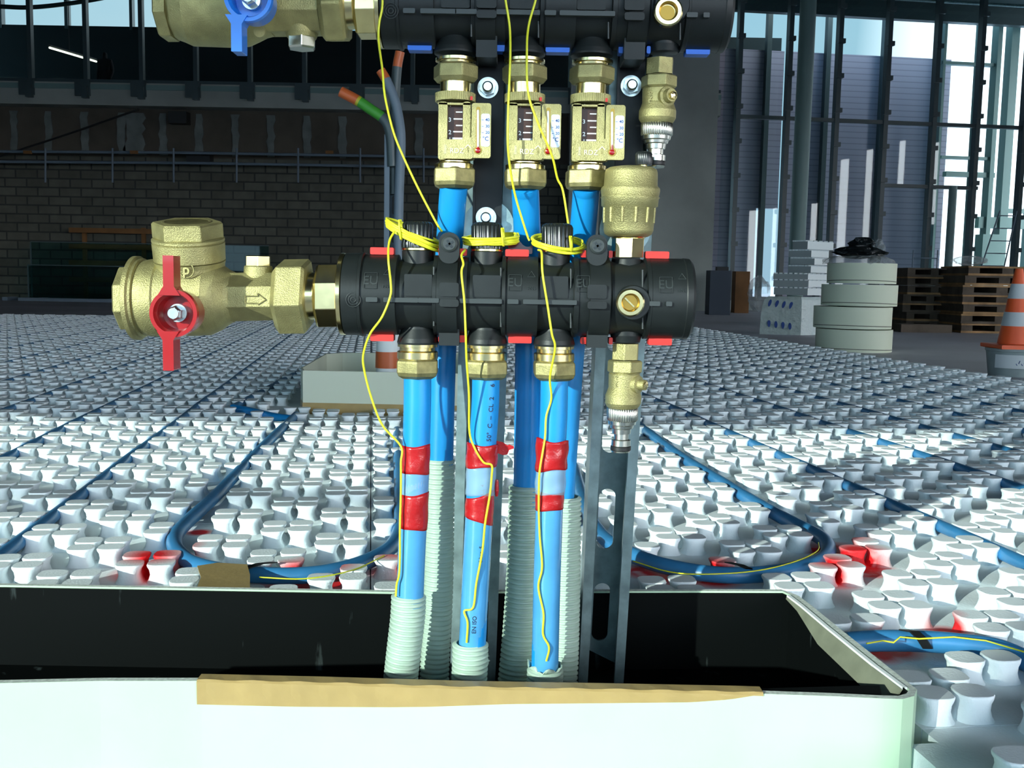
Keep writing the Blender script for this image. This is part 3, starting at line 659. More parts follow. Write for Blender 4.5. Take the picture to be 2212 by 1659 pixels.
# tan tape folded over the front edge
mb = MB(); top = [(442, 1465), (700, 1470), (930, 1477), (1100, 1480), (1300, 1484), (1500, 1487), (1618, 1483), (1632, 1492)]
bot = [(443, 1522), (650, 1527), (850, 1528), (935, 1527), (1100, 1521), (1300, 1519), (1480, 1517), (1560, 1511), (1632, 1499)]
yf = lambda px: 0
fr_o = outer[:len(fy)+1]
def front_y(x):
    for i in range(len(fr_o)-1):
        if fr_o[i].x <= x <= fr_o[i+1].x:
            t = (x-fr_o[i].x)/(fr_o[i+1].x-fr_o[i].x); return fr_o[i].y+(fr_o[i+1].y-fr_o[i].y)*t
    return fr_o[0].y
def lerp(L, x):
    for i in range(len(L)-1):
        if L[i][0] <= x <= L[i+1][0]: return L[i][1] + (L[i+1][1]-L[i][1])*(x-L[i][0])/(L[i+1][0]-L[i][0])
    return L[-1][1] if x > L[-1][0] else L[0][1]
n = 60; rows = []
for k in range(n+1):
    px = 443 + (1630-443)*k/n; x = W(px, 1500, 0.694).x; yy = front_y(x) - 0.0008
    zb_ = W(px, lerp(bot, px), yy).z; zt_ = ZR+0.0009
    rows.append([Vector((x, yy+0.011, zt_)), Vector((x, yy+0.001, zt_+0.0004*sin(k*1.3))), Vector((x, yy-0.0003, zt_-0.0015)), Vector((x, yy-0.0002+0.0003*sin(k*2.1), (zt_+zb_)/2)), Vector((x, yy, zb_))])
mb = MB(); mb.rings(rows, False, False, False, closed=False)
ob = mb.obj('tape_strip', 'brown_tape', loc=(0, 0.69, 0)); md = ob.modifiers.new('s', 'SOLIDIFY'); md.thickness = 0.0006
tag(ob, 'long tan tape strip folded over the front rim of the near cream box', 'tape')

# ================================================================== FAR BOX, POST AND CABLES
b2 = thing('manifold_box', 'small cream open box with brown tape around its foot, on the nubbed floor', 'box', (B2[0].x+0.2, B2[0].y+0.2, -0.03))
A = [B2[0].lerp(B2[3], 0.95), B2[0].lerp(B2[3], 0.12), B2[0].lerp(B2[1], 0.035), B2[0].lerp(B2[1], 0.97), B2[1].lerp(B2[2], 0.1), B2[1].lerp(B2[2], 0.93), B2[2].lerp(B2[3], 0.06), B2[2].lerp(B2[3], 0.9), B2[3].lerp(B2[0], 0.08)]
A = smooth_path(A + [A[0]], 1)
mb = MB(); Ai = [p + (Vector((sum(q.x for q in B2)/4, sum(q.y for q in B2)/4, p.z))-p).normalized()*0.006 for p in A]
wallstrip(mb, A, Ai, -0.03, 0.08); mb.obj('shell', 'cream2', b2)
mb = MB(); Ao = [p - (Vector((sum(q.x for q in B2)/4, sum(q.y for q in B2)/4, p.z))-p).normalized()*0.0012 for p in A]
wallstrip(mb, Ao, A, -0.028, 0.006); mb.obj('brown_tape_band', 'brown_tape', b2)
DP = 2.72
post = thing('slotted_upright', 'dark grey slotted steel upright rising from the far cream box', 'steel upright', (W(848, 780, DP).x, DP, -0.03))
pt = W(850, 292, DP); pb = W(846, 800, DP); hw = 0.0205
mb = MB(); mb.box((pt.x, DP+0.02, (pt.z-0.03)/2), (hw, 0.002, (pt.z+0.03)/2)); mb.box((pt.x-hw, DP+0.006, (pt.z-0.03)/2), (0.002, 0.016, (pt.z+0.03)/2)); mb.box((pt.x+hw, DP+0.006, (pt.z-0.03)/2), (0.002, 0.016, (pt.z+0.03)/2))
mb.box((pt.x-hw+.006, DP-0.01, (pt.z-0.03)/2), (0.006, 0.0015, (pt.z+0.03)/2)); mb.box((pt.x+hw-.006, DP-0.01, (pt.z-0.03)/2), (0.006, 0.0015, (pt.z+0.03)/2)); mb.obj('channel', 'grey_cond', post)
mb = MB()
for k in range(8): mb = MB(); mb.rbox((pt.x, DP+0.017, pt.z-0.03-k*0.075), (0.005, 0.0015, 0.024), 0.0045); mb.obj('slot', 'rubber', post)
def cable(name, pts, d, r, parts, label):
    t = thing(name, label, 'cable', W(*pts[-1], d))
    P = smooth_path([W(x, y, d) for x, y in pts], 6); i0 = 0
    for (frac, m, nm) in parts:
        i1 = max(i0+1, int(frac*(len(P)-1)))
        mb = MB(); mb.tube(P[i0:i1+1], r, 12); mb.obj(nm, m, t); i0 = i1
    return t
cable('electrical_conduit', [(822, 152), (836, 176), (852, 215), (862, 260), (866, 310), (862, 420), (860, 560)], DP-0.02, 0.0125, [(0.16, 'orange_tape', 'orange_end_wrap'), (1.0, 'grey_cond', 'conduit_tube')], 'grey curved conduit with an orange wrapped end on the dark upright')
cable('electrical_conduit', [(864, 112), (858, 145), (854, 200), (852, 260), (850, 330), (850, 420)], DP+0.01, 0.0125, [(0.20, 'orange_tape', 'orange_end_wrap'), (1.0, 'mullion', 'conduit_tube')], 'dark conduit with an orange end just below the black upper manifold')
cable('earth_cable', [(736, 198), (772, 217), (800, 236), (825, 253), (838, 270), (845, 300), (848, 360)], DP-0.01, 0.014, [(0.19, 'orange_tape', 'orange_end_wrap'), (0.22, 'yel2', 'yellow_wrap'), (0.50, 'lime', 'green_wrap'), (1.0, 'mullion', 'cable_tail')], 'green wrapped cable with an orange tip sticking out from the dark upright')
t = thing('taped_stub_pipe', 'pale pipe stub with an orange tape band standing in the far cream box', 'pipe', W(838, 800, 2.68))
mb = MB(); vl(mb, [(700, 25), (812, 26)], 838, 2.68, 24); mb.obj('stub', 'eps', t)
mb = MB(); vl(mb, [(759, 26.5), (794, 27.5)], 838, 2.68, 24); mb.obj('orange_tape_band', 'orange_tape', t)

# ================================================================== THE RISER: MANIFOLDS, VALVES, PIPES
D0 = 0.743; S0 = D0/FPX                         # lower manifold axis; metres per pixel there
DU = 0.760; SU = DU/FPX                         # upper manifold axis
EX = Vector((1, 0, 0)); EY = Vector((0, 1, 0)); EZ = Vector((0, 0, 1))
def plate(mb, x0, y0, x1, y1, d, th, r=3, seg=3):  # slab facing the viewer, pixel corners, front face at depth d
    a = W(x0, y0, d); b = W(x1, y1, d); c = (a+b)/2; s = d/FPX
    mb.rbox((c.x, d+th/2, c.z), (abs(x1-x0)/2*s, th/2, abs(y1-y0)/2*s), min(r*s, abs(x1-x0)/2*s*0.98, abs(y1-y0)/2*s*0.98), seg=seg)
def glathe(mb, base, dr, prof, n=40, rot=0.0, smooth=True):
    dr = Vector(dr).normalized(); A = dr.cross(EY if abs(dr.y) < 0.9 else EX).normalized(); B = dr.cross(A)
    mb.lathe([Vector(base) + dr*t for t, r in prof], [r for t, r in prof], n, 'z', rot, smooth, True, A, B)
def ribbed(mb, prof, cx, d, n=26, depth=0.07, ax='z'):
    rs = []
    for y, r in prof:
        c = W(cx, y, d); s = d/FPX; ring = []
        for i in range(n*4):
            th = 2*pi*i/(n*4); rr = r*s*(1 - depth*(0.5-0.5*cos(th*n))**2)
            ring.append(c + EX*(rr*cos(th)) + EY*(rr*sin(th)))
        rs.append(ring)
    mb.rings(rs)

def manifold(d, ox, oy, clip, label, upper):
    s = d/FPX; X = lambda x: x+ox
    ya = lambda x: 640.5 + 0.0145*(x-ox-1100) + oy
    t = thing('plastic_manifold', label, 'manifold', W(X(1100), ya(X(1100))+86, d))
    mb = MB(); hl(mb, [(X(748), 84), (X(750), 88), (X(782), 88), (X(783), 90.5), (X(789), 90.5), (X(790), 86), (X(862), 86), (X(863), 75), (X(938), 75), (X(940), 86), (X(948), 86), (X(949), 83),
                       (X(1011), 83), (X(1012), 75), (X(1083), 75), (X(1085), 87), (X(1092), 87.5), (X(1093), 83), (X(1095), 83), (X(1096), 86), (X(1160), 86), (X(1161), 75), (X(1234), 75), (X(1236), 86), (X(1246), 86),
                       (X(1247), 83), (X(1313), 83), (X(1316), 78), (X(1388), 78), (X(1390), 87), (X(1398), 87), (X(1399), 86), (X(1470), 86), (X(1472), 87), (X(1484), 86), (X(1490), 80)], ya, d, 64)
    for cx in (903, 1051, 1197):                # threaded necks: straight above, flared cone below
        y0 = ya(X(cx))
        vl(mb, [(y0, 33), (y0-52, 33), (y0-58, 34), (y0-95, 34), (y0-97, 31)], X(cx), d, 36)
        vl(mb, [(y0, 32), (y0+58, 33), (y0+72, 36), (y0+92, 43), (y0+101, 45), (y0+105, 44)], X(cx), d, 36)
        plate(mb, X(cx)-30, y0-45, X(cx)+30, y0+2, d-78*s, 20*s, 3)
    y0 = ya(X(1355)); vl(mb, [(y0-30, 36), (y0-70, 36), (y0-84, 33)], X(1355), d, 8); vl(mb, [(y0+30, 36), (y0+80, 34), (y0+95, 30)], X(1352), d, 30)
    fl(mb, [(d-20*s, 38*s), (d-88*s, 36*s), (d-90*s, 34*s)], X(1360), y0+8, 36)
    mb.obj('body', 'black', t)
    mb = MB()
    for a, b in ((790, 815), (828, 903), (903, 948), (993, 1084), (1096, 1120), (1130, 1246), (1403, 1426), (1439, 1452)):
        m_ = X((a+b)/2); mb = MB(); plate(mb, X(a), ya(m_)+6, X(b), ya(m_)+16, d-92*s, 14*s, 2); mb.obj('front_rib', 'black_line', t)
    mb = MB()
    for cx in (942, 1087, 1238, 1393):
        mb = MB(); vl(mb, [(ya(X(cx))-62, 2.2), (ya(X(cx))-20, 2.2)], X(cx)-5, d-72*s, 6); mb.obj('seam_ridge', 'black_line', t)
        mb = MB(); vl(mb, [(ya(X(cx))+30, 2.2), (ya(X(cx))+66, 2.2)], X(cx)-5, d-66*s, 6); mb.obj('seam_ridge', 'black_line', t)
    mb = MB()
    for cx, full in ((822, 1), (1122, 1), (1254, 0), (1436, 1)):
        cx = X(cx); ph = math.asin(30/86.0); N = Vector((0, -cos(ph), sin(ph))); Yv = Vector((0, sin(ph), cos(ph)))
        c0 = W(cx, ya(cx), d); pos = c0 + N*(86.6*s)
        mb.text('EU', 27*s, pos - EX*(10*s if full else 0), EX, Yv, 0.0001, bend=86*s)
        if full:
            mb.text('PN6', 10*s, pos + EX*(24*s) - Yv*(12*s), EX, Yv, 0.0001, bend=86*s)
            ph2 = math.asin(0.55); N2 = Vector((0, -cos(ph2), sin(ph2))); Y2 = Vector((0, sin(ph2), cos(ph2))); q = c0 + N2*(86.8*s) + EX*(24*s)
            for a_, b_ in (((-8, -6), (8, -6)), ((8, -6), (0, 8)), ((0, 8), (-8, -6))):
                mb.tube([q + EX*(a_[0]*s) + Y2*(a_[1]*s), q + EX*(b_[0]*s) + Y2*(b_[1]*s)], 0.7*s, 5)
        R4 = [(-23 if full else -13, -17), (3 if full else 13, -17), (3 if full else 13, 17), (-23 if full else -13, 17)]
        for k in range(4):
            a_, b_ = R4[k], R4[(k+1) % 4]
            mb.tube([pos + EX*(a_[0]*s) + Yv*(a_[1]*s), pos + EX*(b_[0]*s) + Yv*(b_[1]*s)], 0.6*s, 5)
        mb.obj('raised_mark', 'black_line', t); mb = MB()
    c = W(X(763), ya(X(763))+12, d-88.6*s)       # date clock mark
    for r in (5, 10, 15): mb.tube([Vector((c.x + r*s*cos(a), c.y+0.0001*r*0, c.z + r*s*sin(a))) for a in [2*pi*q/20 for q in range(21)]], 0.8*s, 5)
    mb.obj('date_mark', 'black_line', t)
    mb = MB(); hl(mb, [(X(737), 84), (X(739), 88), (X(747), 88), (X(748), 86)], ya, d, 56); mb.obj('brass_flange', 'brass_shiny', t)
    k = 0
    for cx, w_ in ((827, 25), (953, 5), (1000, 9), (1117, 25), (1262, 8), (1318, 4), (1418, 25)):
        for sgn in (-1, 1):
            if upper and sgn < 0: continue
            xx = X(cx) + (6 if sgn > 0 and w_ > 20 else 0) - (6 if sgn > 0 and cx == 827 else 0); yy = ya(xx) + sgn*(92 if sgn > 0 else 94)
            mb = MB(); c = W(xx, yy, d); mb.rbox(c, (w_*s, 16*s, 7.5*s), 2.5*s); mb.obj('locking_clip', clip, t)
    # clamps holding the manifold to the bracket
    for cx in (970, 1290):
        mb = MB(); xx = X(cx); y0 = ya(xx)
        hl(mb, [(xx-22, 84), (xx-21, 90), (xx+21, 90), (xx+22, 84)], ya, d, 48)
        plate(mb, xx-22, y0-136, xx+22, y0-70, d-60*s, 30*s, 20, 5)
        plate(mb, xx-21, y0-28, xx+21, y0+2, d-94*s, 10*s, 5); plate(mb, xx-21, y0+8, xx+21, y0+24, d-97*s, 12*s, 5)
        plate(mb, xx-22, y0+60, xx+22, y0+108, d-45*s, 90*s, 3)
        o = mb.obj('clamp', 'black_gloss' if False else 'black', t)
        mb = MB(); fl(mb, [(d-56*s, 17*s), (d-64*s, 17*s), (d-67*s, 13*s)], xx+1, y0-112, 24)
        q = mb.obj('clamp_screw', 'black_line', o)
        mb = MB()
        c = W(xx+1, y0-112, d-67.6*s)
        for an in (0.6, 0.6+pi/2): mb.box(c, (9*s, 0.7*s, 2.2*s), (Vector((cos(an), 0, sin(an))), EY, Vector((-sin(an), 0, cos(an)))))
        mb.obj('screw_slot', 'black_gloss', q)
    # brass plug or port at the front
    yy = ya(X(1360))+9; mb = MB()
    fl(mb, [(d-86*s, 29*s), (d-103*s, 29*s), (d-106*s, 26*s), (d-106*s, 19*s), (d-100*s, 16*s), (d-94*s, 15*s)], X(1360), yy, 40)
    pl = mb.obj('brass_port', 'brass_shiny', t)
    mb = MB(); fl(mb, [(d-94.2*s, 15.5*s), (d-95.5*s, 15.5*s)], X(1360), yy, 30); mb.obj('port_bore', 'brass_dark', pl)
    if not upper:
        mb = MB(); c = W(X(1360), yy, d-96.5*s); an = -0.75; mb.box(c, (13*s, 0.8*s, 1.6*s), (Vector((cos(an), 0, sin(an))), EY, Vector((-sin(an), 0, cos(an))))); mb.obj('screw_slot', 'brass_shiny', pl)
        for cx in (902, 1052, 1204):
            y0 = ya(cx)
            mb = MB(); vl(mb, [(y0-95, 30), (y0-97, 34), (y0-101, 34), (y0-103, 30)], cx, d, 36)
            cp = mb.obj('brass_ring', 'brass_shiny', t)
            mb = MB(); ribbed(mb, [(y0-102, 35), (y0-110, 35), (y0-118, 33.5), (y0-150, 34), (y0-156, 31), (y0-159, 25)], cx, d, 22, 0.10); mb.obj('ribbed_cap', 'black_gloss', t)
    return t
OXU, OYU = 81, -624.5
manifold(D0, 0, 0, 'red_clip', 'black plastic manifold with red clips and three ribbed caps, the lower one', False)
manifold(DU, OXU, OYU, 'blue_clip', 'black plastic manifold with blue clips above the three flow meters', True)

def hexr(hw): return hw/cos(R_(30))
def nut_set(parent, cx, y, d, pipe_r=30, flip=False):
    """compression fitting under a black neck: flange, neck, ring and hexagon"""
    mb = MB(); vl(mb, [(y, 43), (y+6, 43), (y+7, 38), (y+14, 38), (y+15, 41), (y+17, 44), (y+31, 44), (y+33, 42)], cx, d, 40); mb.obj('brass_collar', 'brass_shiny', parent)
    mb = MB(); H = hexr(43.5); vl(mb, [(y+31, H*0.90), (y+36, H*0.98), (y+40, H), (y+60, H), (y+68, H*0.93), (y+74, H*0.72)], cx, d, 6, R_(33), False); mb.obj('hex_nut', 'brass_dull', parent, bevel=0.0008)

def ppath(pts, d): return smooth_path([W(p[0], p[1], p[2] if len(p) > 2 else d) for p in pts], 8)
def pipe_thing(name, label, pts, d, r_px, m, n=28):
    P = ppath(pts, d); t = thing(name, label, 'pipe', P[-1])
    mb = MB(); mb.tube(P, r_px*d/FPX, n); return t, P, mb
def sleeve(parent, name, m, pts, d, r_px, y0, y1, skew=0.0, wob=1.2, th=1.3, n=32):
    """tape wound round a pipe between two heights, with uneven edges"""
    P = [p for p in pts]; s = d/FPX; rs = []
    def cxy(y):
        for i in range(len(P)-1):
            if P[i][1] <= y <= P[i+1][1]: return P[i][0]+(P[i+1][0]-P[i][0])*(y-P[i][1])/(P[i+1][1]-P[i][1])
        return P[-1][0]
    K = 9
    for k in range(K+1):
        ring = []
        for i in range(n):
            th_ = 2*pi*i/n; f = k/K
            yy = y0 + (y1-y0)*f + (skew*cos(th_)*(2*f-1)) + wob*sin(3*th_+k)*(1 if k in (0, K) else 0.3)
            rr = (r_px + th + wob*0.9*sin(2*th_+k*0.9+y0) * (0.6 if 0 < k < K else 0.2))*s
            c = W(cxy(y0+(y1-y0)*f), yy, d); ring.append(c + EX*(rr*cos(th_)) + EY*(rr*sin(th_)))
        rs.append(ring)
    mb = MB(); mb.rings(rs, False, False); o = mb.obj(name, m, parent); md = o.modifiers.new('s', 'SOLIDIFY'); md.thickness = 0.0004; return o
def corrugated(label, pts, d, r_px, group=None, ragged=False):
    P = ppath(pts, d); s = d/FPX; L = sum((P[i+1]-P[i]).length for i in range(len(P)-1)); pitch = 10.9*s; N = int(L/pitch); mb = MB()
    dist = [0]
    for i in range(len(P)-1): dist.append(dist[-1]+(P[i+1]-P[i]).length)
    def at(t):
        for i in range(len(P)-1):
            if dist[i] <= t <= dist[i+1]+1e-9:
                f = (t-dist[i])/(dist[i+1]-dist[i]); return P[i].lerp(P[i+1], f), (P[i+1]-P[i]).normalized()
        return P[-1], (P[-1]-P[-2]).normalized()
    rs = []; n = 32; prof = ((0.0, 0.80), (0.10, 0.80), (0.20, 0.95), (0.36, 1.0), (0.68, 1.0), (0.84, 0.95), (0.92, 0.81))
    for k in range(N):
        for a, q in prof:
            q = max(q, min(0.93, 29.3/r_px)) if r_px < 36 else q
            c, t = at((k+a)*pitch); A = EX - t*EX.dot(t); A.normalize(); B = t.cross(A)
            rs.append([c + A*(r_px*s*q*cos(2*pi*i/n)) + B*(r_px*s*q*sin(2*pi*i/n)) for i in range(n)])
    mb.rings(rs, False, False)
    if ragged:
        top = [q.copy() for q in rs[0]]; up = []
        for i, q in enumerate(top):
            c = at(0)[0]; h = (7+5*sin(i*1.1)+3*sin(i*2.7))*s; up.append(q + EZ*h + (q-c).normalized()*(0.12*r_px*s*sin(i*0.9)))
        up[17] += EZ*0.003 - EX*0.0015; up[16] += EZ*0.0015
        mb.rings([up, top], False, False)
    o = mb.obj('corrugated_conduit', 'conduit'); md = o.modifiers.new('s', 'SOLIDIFY'); md.thickness = 0.0008
    return tag(o, label, 'conduit', group)

# --- rear circuits: flow meters, blue pipes and conduits running down behind the lower manifold
DR_ = D0 + 0.048
rear = [
 ('rearmost left blue pipe behind the lower manifold, hanging from the first flow meter', [(981, 400, DU), (977, 440, DU+0.006), (966, 600, DR_), (957, 760, DR_), (951, 1000, DR_), (949, 1040, DR_)], 28.5, 'blue_pipe'),
 ('blue pipe between the rails hanging from the middle flow meter', [(1134, 402, DU), (1136, 440, DU+0.008), (1142, 600, DR_), (1141, 760, DR_), (1137, 1060, DR_), (1136, 1090, DR_)], 28.5, 'blue_pipe'),
 ('blue pipe beside the right rail hanging from the third flow meter', [(1266, 402, DU), (1264, 440, DU+0.008), (1250, 600, DR_), (1235, 760, DR_), (1214, 1070, DR_), (1212, 1110, DR_)], 27.5, 'blue_pipe')]
for lb, pts, r, m in rear:
    t, P, mb = pipe_thing('heating_pipe', lb, pts, DR_, r, m); mb.obj('pipe_wall', m, t)
corrugated('white corrugated conduit behind the leftmost front conduit, around the first rear pipe', [(950, 991), (949, 1150), (946, 1300), (940, 1420, DR_-0.002), (935, 1560, DR_-0.008)], DR_, 33)
corrugated('long shaded white corrugated conduit between the two rails', [(1135, 1048), (1131, 1200), (1122, 1350), (1111, 1470, DR_-0.004), (1100, 1560, DR_-0.01)], DR_, 37)
corrugated('white corrugated conduit touching the left flank of the right rail', [(1222, 1072), (1220, 1250), (1217, 1400), (1214, 1480, DR_-0.004), (1212, 1560, DR_-0.01)], DR_, 35)

# --- front circuits
F1 = [(902, 800), (901, 900), (895, 1080), (887, 1250), (885, 1310)]
F2 = [(1050, 800), (1048, 880), (1040, 1000), (1034, 1130), (1026, 1280), (1021, 1385), (1019, 1410)]
F3 = [(1198, 800), (1196, 900), (1191, 1000), (1186, 1110), (1181, 1270), (1177, 1430), (1177, 1450)]
front = [
 ('leftmost front blue pipe wrapped with two red tape bands', F1, 30.0),
 ('middle front blue pipe with printed writing and loose red tape ends', F2, 30.0),
 ('rightmost front blue pipe with bunched red tape and crumpled clear film', F3, 30.0)]
ptop = []
for (lb, pts, r) in front:
    t, P, mb = pipe_thing('heating_pipe', lb, pts, D0, r, 'blue_pipe'); mb.obj('pipe_wall', 'blue_pipe', t); ptop.append(t)
t1, t2, t3 = ptop
sleeve(t1, 'red_tape_band', 'tape', F1, D0, 30, 960, 1020, 2); sleeve(t1, 'clear_tape_band', 'clear_tape', F1, D0, 30, 1018, 1070, 0, 0.5, 1.0); sleeve(t1, 'red_tape_band', 'tape', F1, D0, 30.5, 1064, 1139, 3)
sleeve(t2, 'red_tape_band', 'tape', F2, D0, 31, 957, 1006, -2, 1.6, 2.6); sleeve(t2, 'clear_tape_band', 'clear_tape', F2, D0, 30, 1004, 1066, 0, 1.5, 3.0); sleeve(t2, 'red_tape_band', 'tape', F2, D0, 30.5, 1066, 1122, 10, 1.2)
sleeve(t3, 'red_tape_band', 'tape', F3, D0, 32, 948, 1012, -3, 2.6, 3.6); sleeve(t3, 'clear_tape_band', 'clear_tape', F3, D0, 30, 1008, 1064, 0, 2.0, 4.0); sleeve(t3, 'red_tape_band', 'tape', F3, D0, 30, 1060, 1098, -2, 1.2, 1.6)
for tt, FF, ya_, yb_ in ((t1, F1, 1138, 1308), (t2, F2, 1116, 1408), (t3, F3, 1097, 1448)):
    QQ = [(lerp([(y, x) for x, y in FF], y), y) for y in (ya_, (ya_+yb_)/2, yb_)]
    mb = MB(); mb.tube(ppath(QQ, D0), 30.3*S0, 28); mb.obj('film_wrapped_length', 'blue_film', tt)
# loose tape ends on the middle pipe
mb = MB(); rr = []
for x, ya_, yb in ((1072, 952, 978), (1086, 955, 983), (1096, 962, 982), (1100, 960, 972), (1110, 964, 969)):
    rr.append([W(x, ya_, D0+0.004), W(x, yb, D0+0.004), W(x, yb, D0+0.0046), W(x, ya_, D0+0.0046)])
mb.rings(rr, smooth=False); mb.obj('loose_tape_end', 'tape', t2)
mb = MB(); vl(mb, [(1036, 3), (1042, 4.5), (1060, 5), (1072, 3)], 1073, D0, 8); mb.obj('loose_tape_end', 'tape', t2)
# printed writing on the middle pipe
def pipe_text(txt, x, y, size, par, pts, m='ink_black'):
    s = S0; 
    for i in range(len(pts)-1):
        if pts[i][1] <= y <= pts[i+1][1]: cx = pts[i][0]+(pts[i+1][0]-pts[i][0])*(y-pts[i][1])/(pts[i+1][1]-pts[i][1]); break
    A_, B_ = W(*pts[i][:2], D0), W(*pts[i+1][:2], D0); up = (A_-B_).normalized()
    off = (x-cx)/30.0; ph = math.asin(max(-0.9, min(0.9, off))); N = Vector((sin(ph), -cos(ph), 0)); c = W(cx, y, D0) + N*(30.6*s)
    T = up; Yd = N.cross(T)  # writing runs up the pipe
    mb = MB(); mb.text(txt, size*s, c, T, Yd, 0.00004, bend=30*s, bold=0.00006); mb.obj('printed_writing', m, par)
pipe_text('50\u00b0  C  \u2013  CL  2     6', 1061, 888, 15, t2, F2)
pipe_text('CL 4', 1043, 1052, 12, t2, F2); pipe_text('6 bar  5', 1040, 1190, 12, t2, F2); pipe_text('EN ISO', 1026, 1340, 13, t2, F2)
corrugated('leftmost white corrugated conduit at the front, around the red taped pipe', [(883, 1285), (881, 1330), (873, 1400), (865, 1472), (856, 1560, D0-0.002)], D0, 39)
corrugated('short white corrugated conduit at the front, around the middle blue pipe', [(1016, 1388), (1015, 1440), (1013, 1480), (1010, 1560)], D0, 40.5)
corrugated('shortest white corrugated conduit at the front, with a torn upper rim', [(1178, 1444), (1177, 1480), (1175, 1560)], D0, 41, ragged=True)

# fittings on the lower manifold's outlets
for cx, lb in ((902, 'brass pipe fitting under the black lower manifold, leftmost of its three'), (1051, 'brass pipe fitting under the black lower manifold, middle one of three'), (1197, 'brass pipe fitting under the black lower manifold, rightmost of three')):
    y0 = 640.5+0.0145*(cx-1100)+105
    t = thing('compression_fitting', lb, 'pipe fitting', W(cx, y0+72, D0)); nut_set(t, cx, y0, D0)

# --- flow meters
def flow_meter(cx0, cx1, y0, label, red=0.2):
    """from the flange at y0 down to the pipe; cx0/cx1 = centre x at its top and foot"""
    d = DU; s = SU
    f = lambda y: cx0 + (cx1-cx0)*(y-y0)/280.0
    t = thing('flow_meter', label, 'flow meter', W(f(y0+284), y0+284, d))
    Y = lambda v: v-128+y0
    mb = MB(); vl(mb, [(Y(128), 43), (Y(134), 43), (Y(135), 35), (Y(142), 34)], f, d, 40); mb.obj('brass_collar', 'brass_shiny', t)
    mb = MB(); H = hexr(42); vl(mb, [(Y(140), H*0.88), (Y(145), H), (Y(170), H), (Y(179), H*0.84)], f, d, 6, R_(50), False); mb.obj('hex_nut', 'brass', t, bevel=0.0009)
    mb = MB(); vl(mb, [(Y(178), 33), (Y(204), 33)], f, d, 40); mb.obj('brass_neck', 'brass_shiny', t)
    mb = MB(); ribbed(mb, [(Y(203), 43), (Y(221), 43)], f(Y(212)), d, 60, 0.045); kr = mb.obj('knurled_ring', 'brass', t)
    mb = MB(); plate(mb, f(Y(212))+32, Y(208), f(Y(212))+37, Y(216), d-34*s, 4*s, 1); mb.obj('red_dot', 'red_clip', kr)
    c = f(Y(280))
    mb = MB(); plate(mb, c-36, Y(222), c-17, Y(342), d-30*s, 50*s, 5); plate(mb, c+17, Y(222), c+33, Y(342), d-30*s, 50*s, 5)
    plate(mb, c-36, Y(222), c+33, Y(226), d-30*s, 50*s, 1); vl(mb, [(Y(222), 27), (Y(350), 27)], f, d+22*s, 24)
    plate(mb, c-29, Y(302), c+38, Y(342), d-37*s, 40*s, 5); plate(mb, c-28, Y(296), c-18, Y(310), d-37*s, 20*s, 4); plate(mb, c+22, Y(296), c+36, Y(310), d-37*s, 20*s, 4)
    plate(mb, c+30, Y(258), c+42, Y(342), d-26*s, 24*s, 2)
    fr_ = mb.obj('brass_frame', 'brass', t, bevel=0.0004)
    mb = MB(); q = W(c+4, Y(326), d-37.3*s); mb.text('RDZ', 15*s, q, EX, EZ, 0.0003); q = W(c+28, Y(322), d-37.3*s)
    mb.text('\u2191', 22*s, q, EX, EZ, 0.0003); q = W(c-21, Y(322), d-37.3*s); mb.text('l/min', 9*s, q, EZ, -EX, 0.0003); mb.obj('embossed_mark', 'brass_shiny', fr_)
    mb = MB(); plate(mb, c-17.5, Y(223), c+17.5, Y(306), d-14*s, 8*s, 1); sc = mb.obj('sight_glass', 'scale_dark', t)
    mb = MB(); dd = d-15*s
    for tx, ty in (('4', 226), ('3', 259), ('2', 286), ('1', 302)): mb.text(tx, 12*s, W(c-11, Y(ty), dd), EX, EZ, 0.00012, bold=0.00008)
    for ty, xa, th in ((223.5, 0, 1.5), (242, 2, 2.4), (257, -3, 2.6), (271, 2, 2.4), (284.5, -4, 2.6), (299, -6, 3.4)): plate(mb, c+xa, Y(ty)-th/2, c+16, Y(ty)+th/2, dd, 1*s, 0.5, 1)
    mb.obj('scale_marks', 'white', sc)
    mb = MB(); plate(mb, c+36, Y(225), c+77, Y(339), d-36*s, 12*s, 5); tp = mb.obj('thermometer_plate', 'brass', t, bevel=0.0003)
    mb = MB(); plate(mb, c+45.5, Y(232), c+54, Y(318), d-36.6*s, 1.5*s, 4); fl(mb, [(d-34*s, 8.5*s), (d-36.8*s, 8.5*s)], c+49.5, Y(325), 24); mb.obj('tube_recess', 'brass_dark', tp)
    mb = MB(); vl(mb, [(Y(237), 1), (Y(239), 2.6), (Y(322), 2.6)], c+49.8, d-37*s, 12); mb.obj('glass_tube', 'tube_glass', tp)
    mb = MB(); vl(mb, [(Y(322-100*red), 1.5), (Y(322), 2.9)], c+49.8, d-37.4*s, 10); fl(mb, [(d-36.9*s, 6*s), (d-40*s, 5*s), (d-41*s, 2*s)], c+49.5, Y(325), 20); mb.obj('spirit_column', 'tube_red', tp)
    mb = MB(); plate(mb, c+56.5, Y(247), c+75, Y(315), d-37*s, 1*s, 4); lb_ = mb.obj('thermometer_label', 'label_white', tp)
    mb = MB()
    for tx, ty in (('40', 259), ('30', 273), ('20', 286.5)):
        mb.text(tx, 8.6*s, W(c+70, Y(ty), d-37.4*s), EX, EZ, 0.00005, bold=0.00005); plate(mb, c+57.5, Y(ty)-0.5, c+62, Y(ty)+0.5, d-37.4*s, 0.4*s, 0.2, 1)
    mb.text('\u00b0C', 12*s, W(c+66, Y(300), d-37.4*s), EX, EZ, 0.00005, bold=0.00006); mb.obj('label_writing', 'ink', lb_)
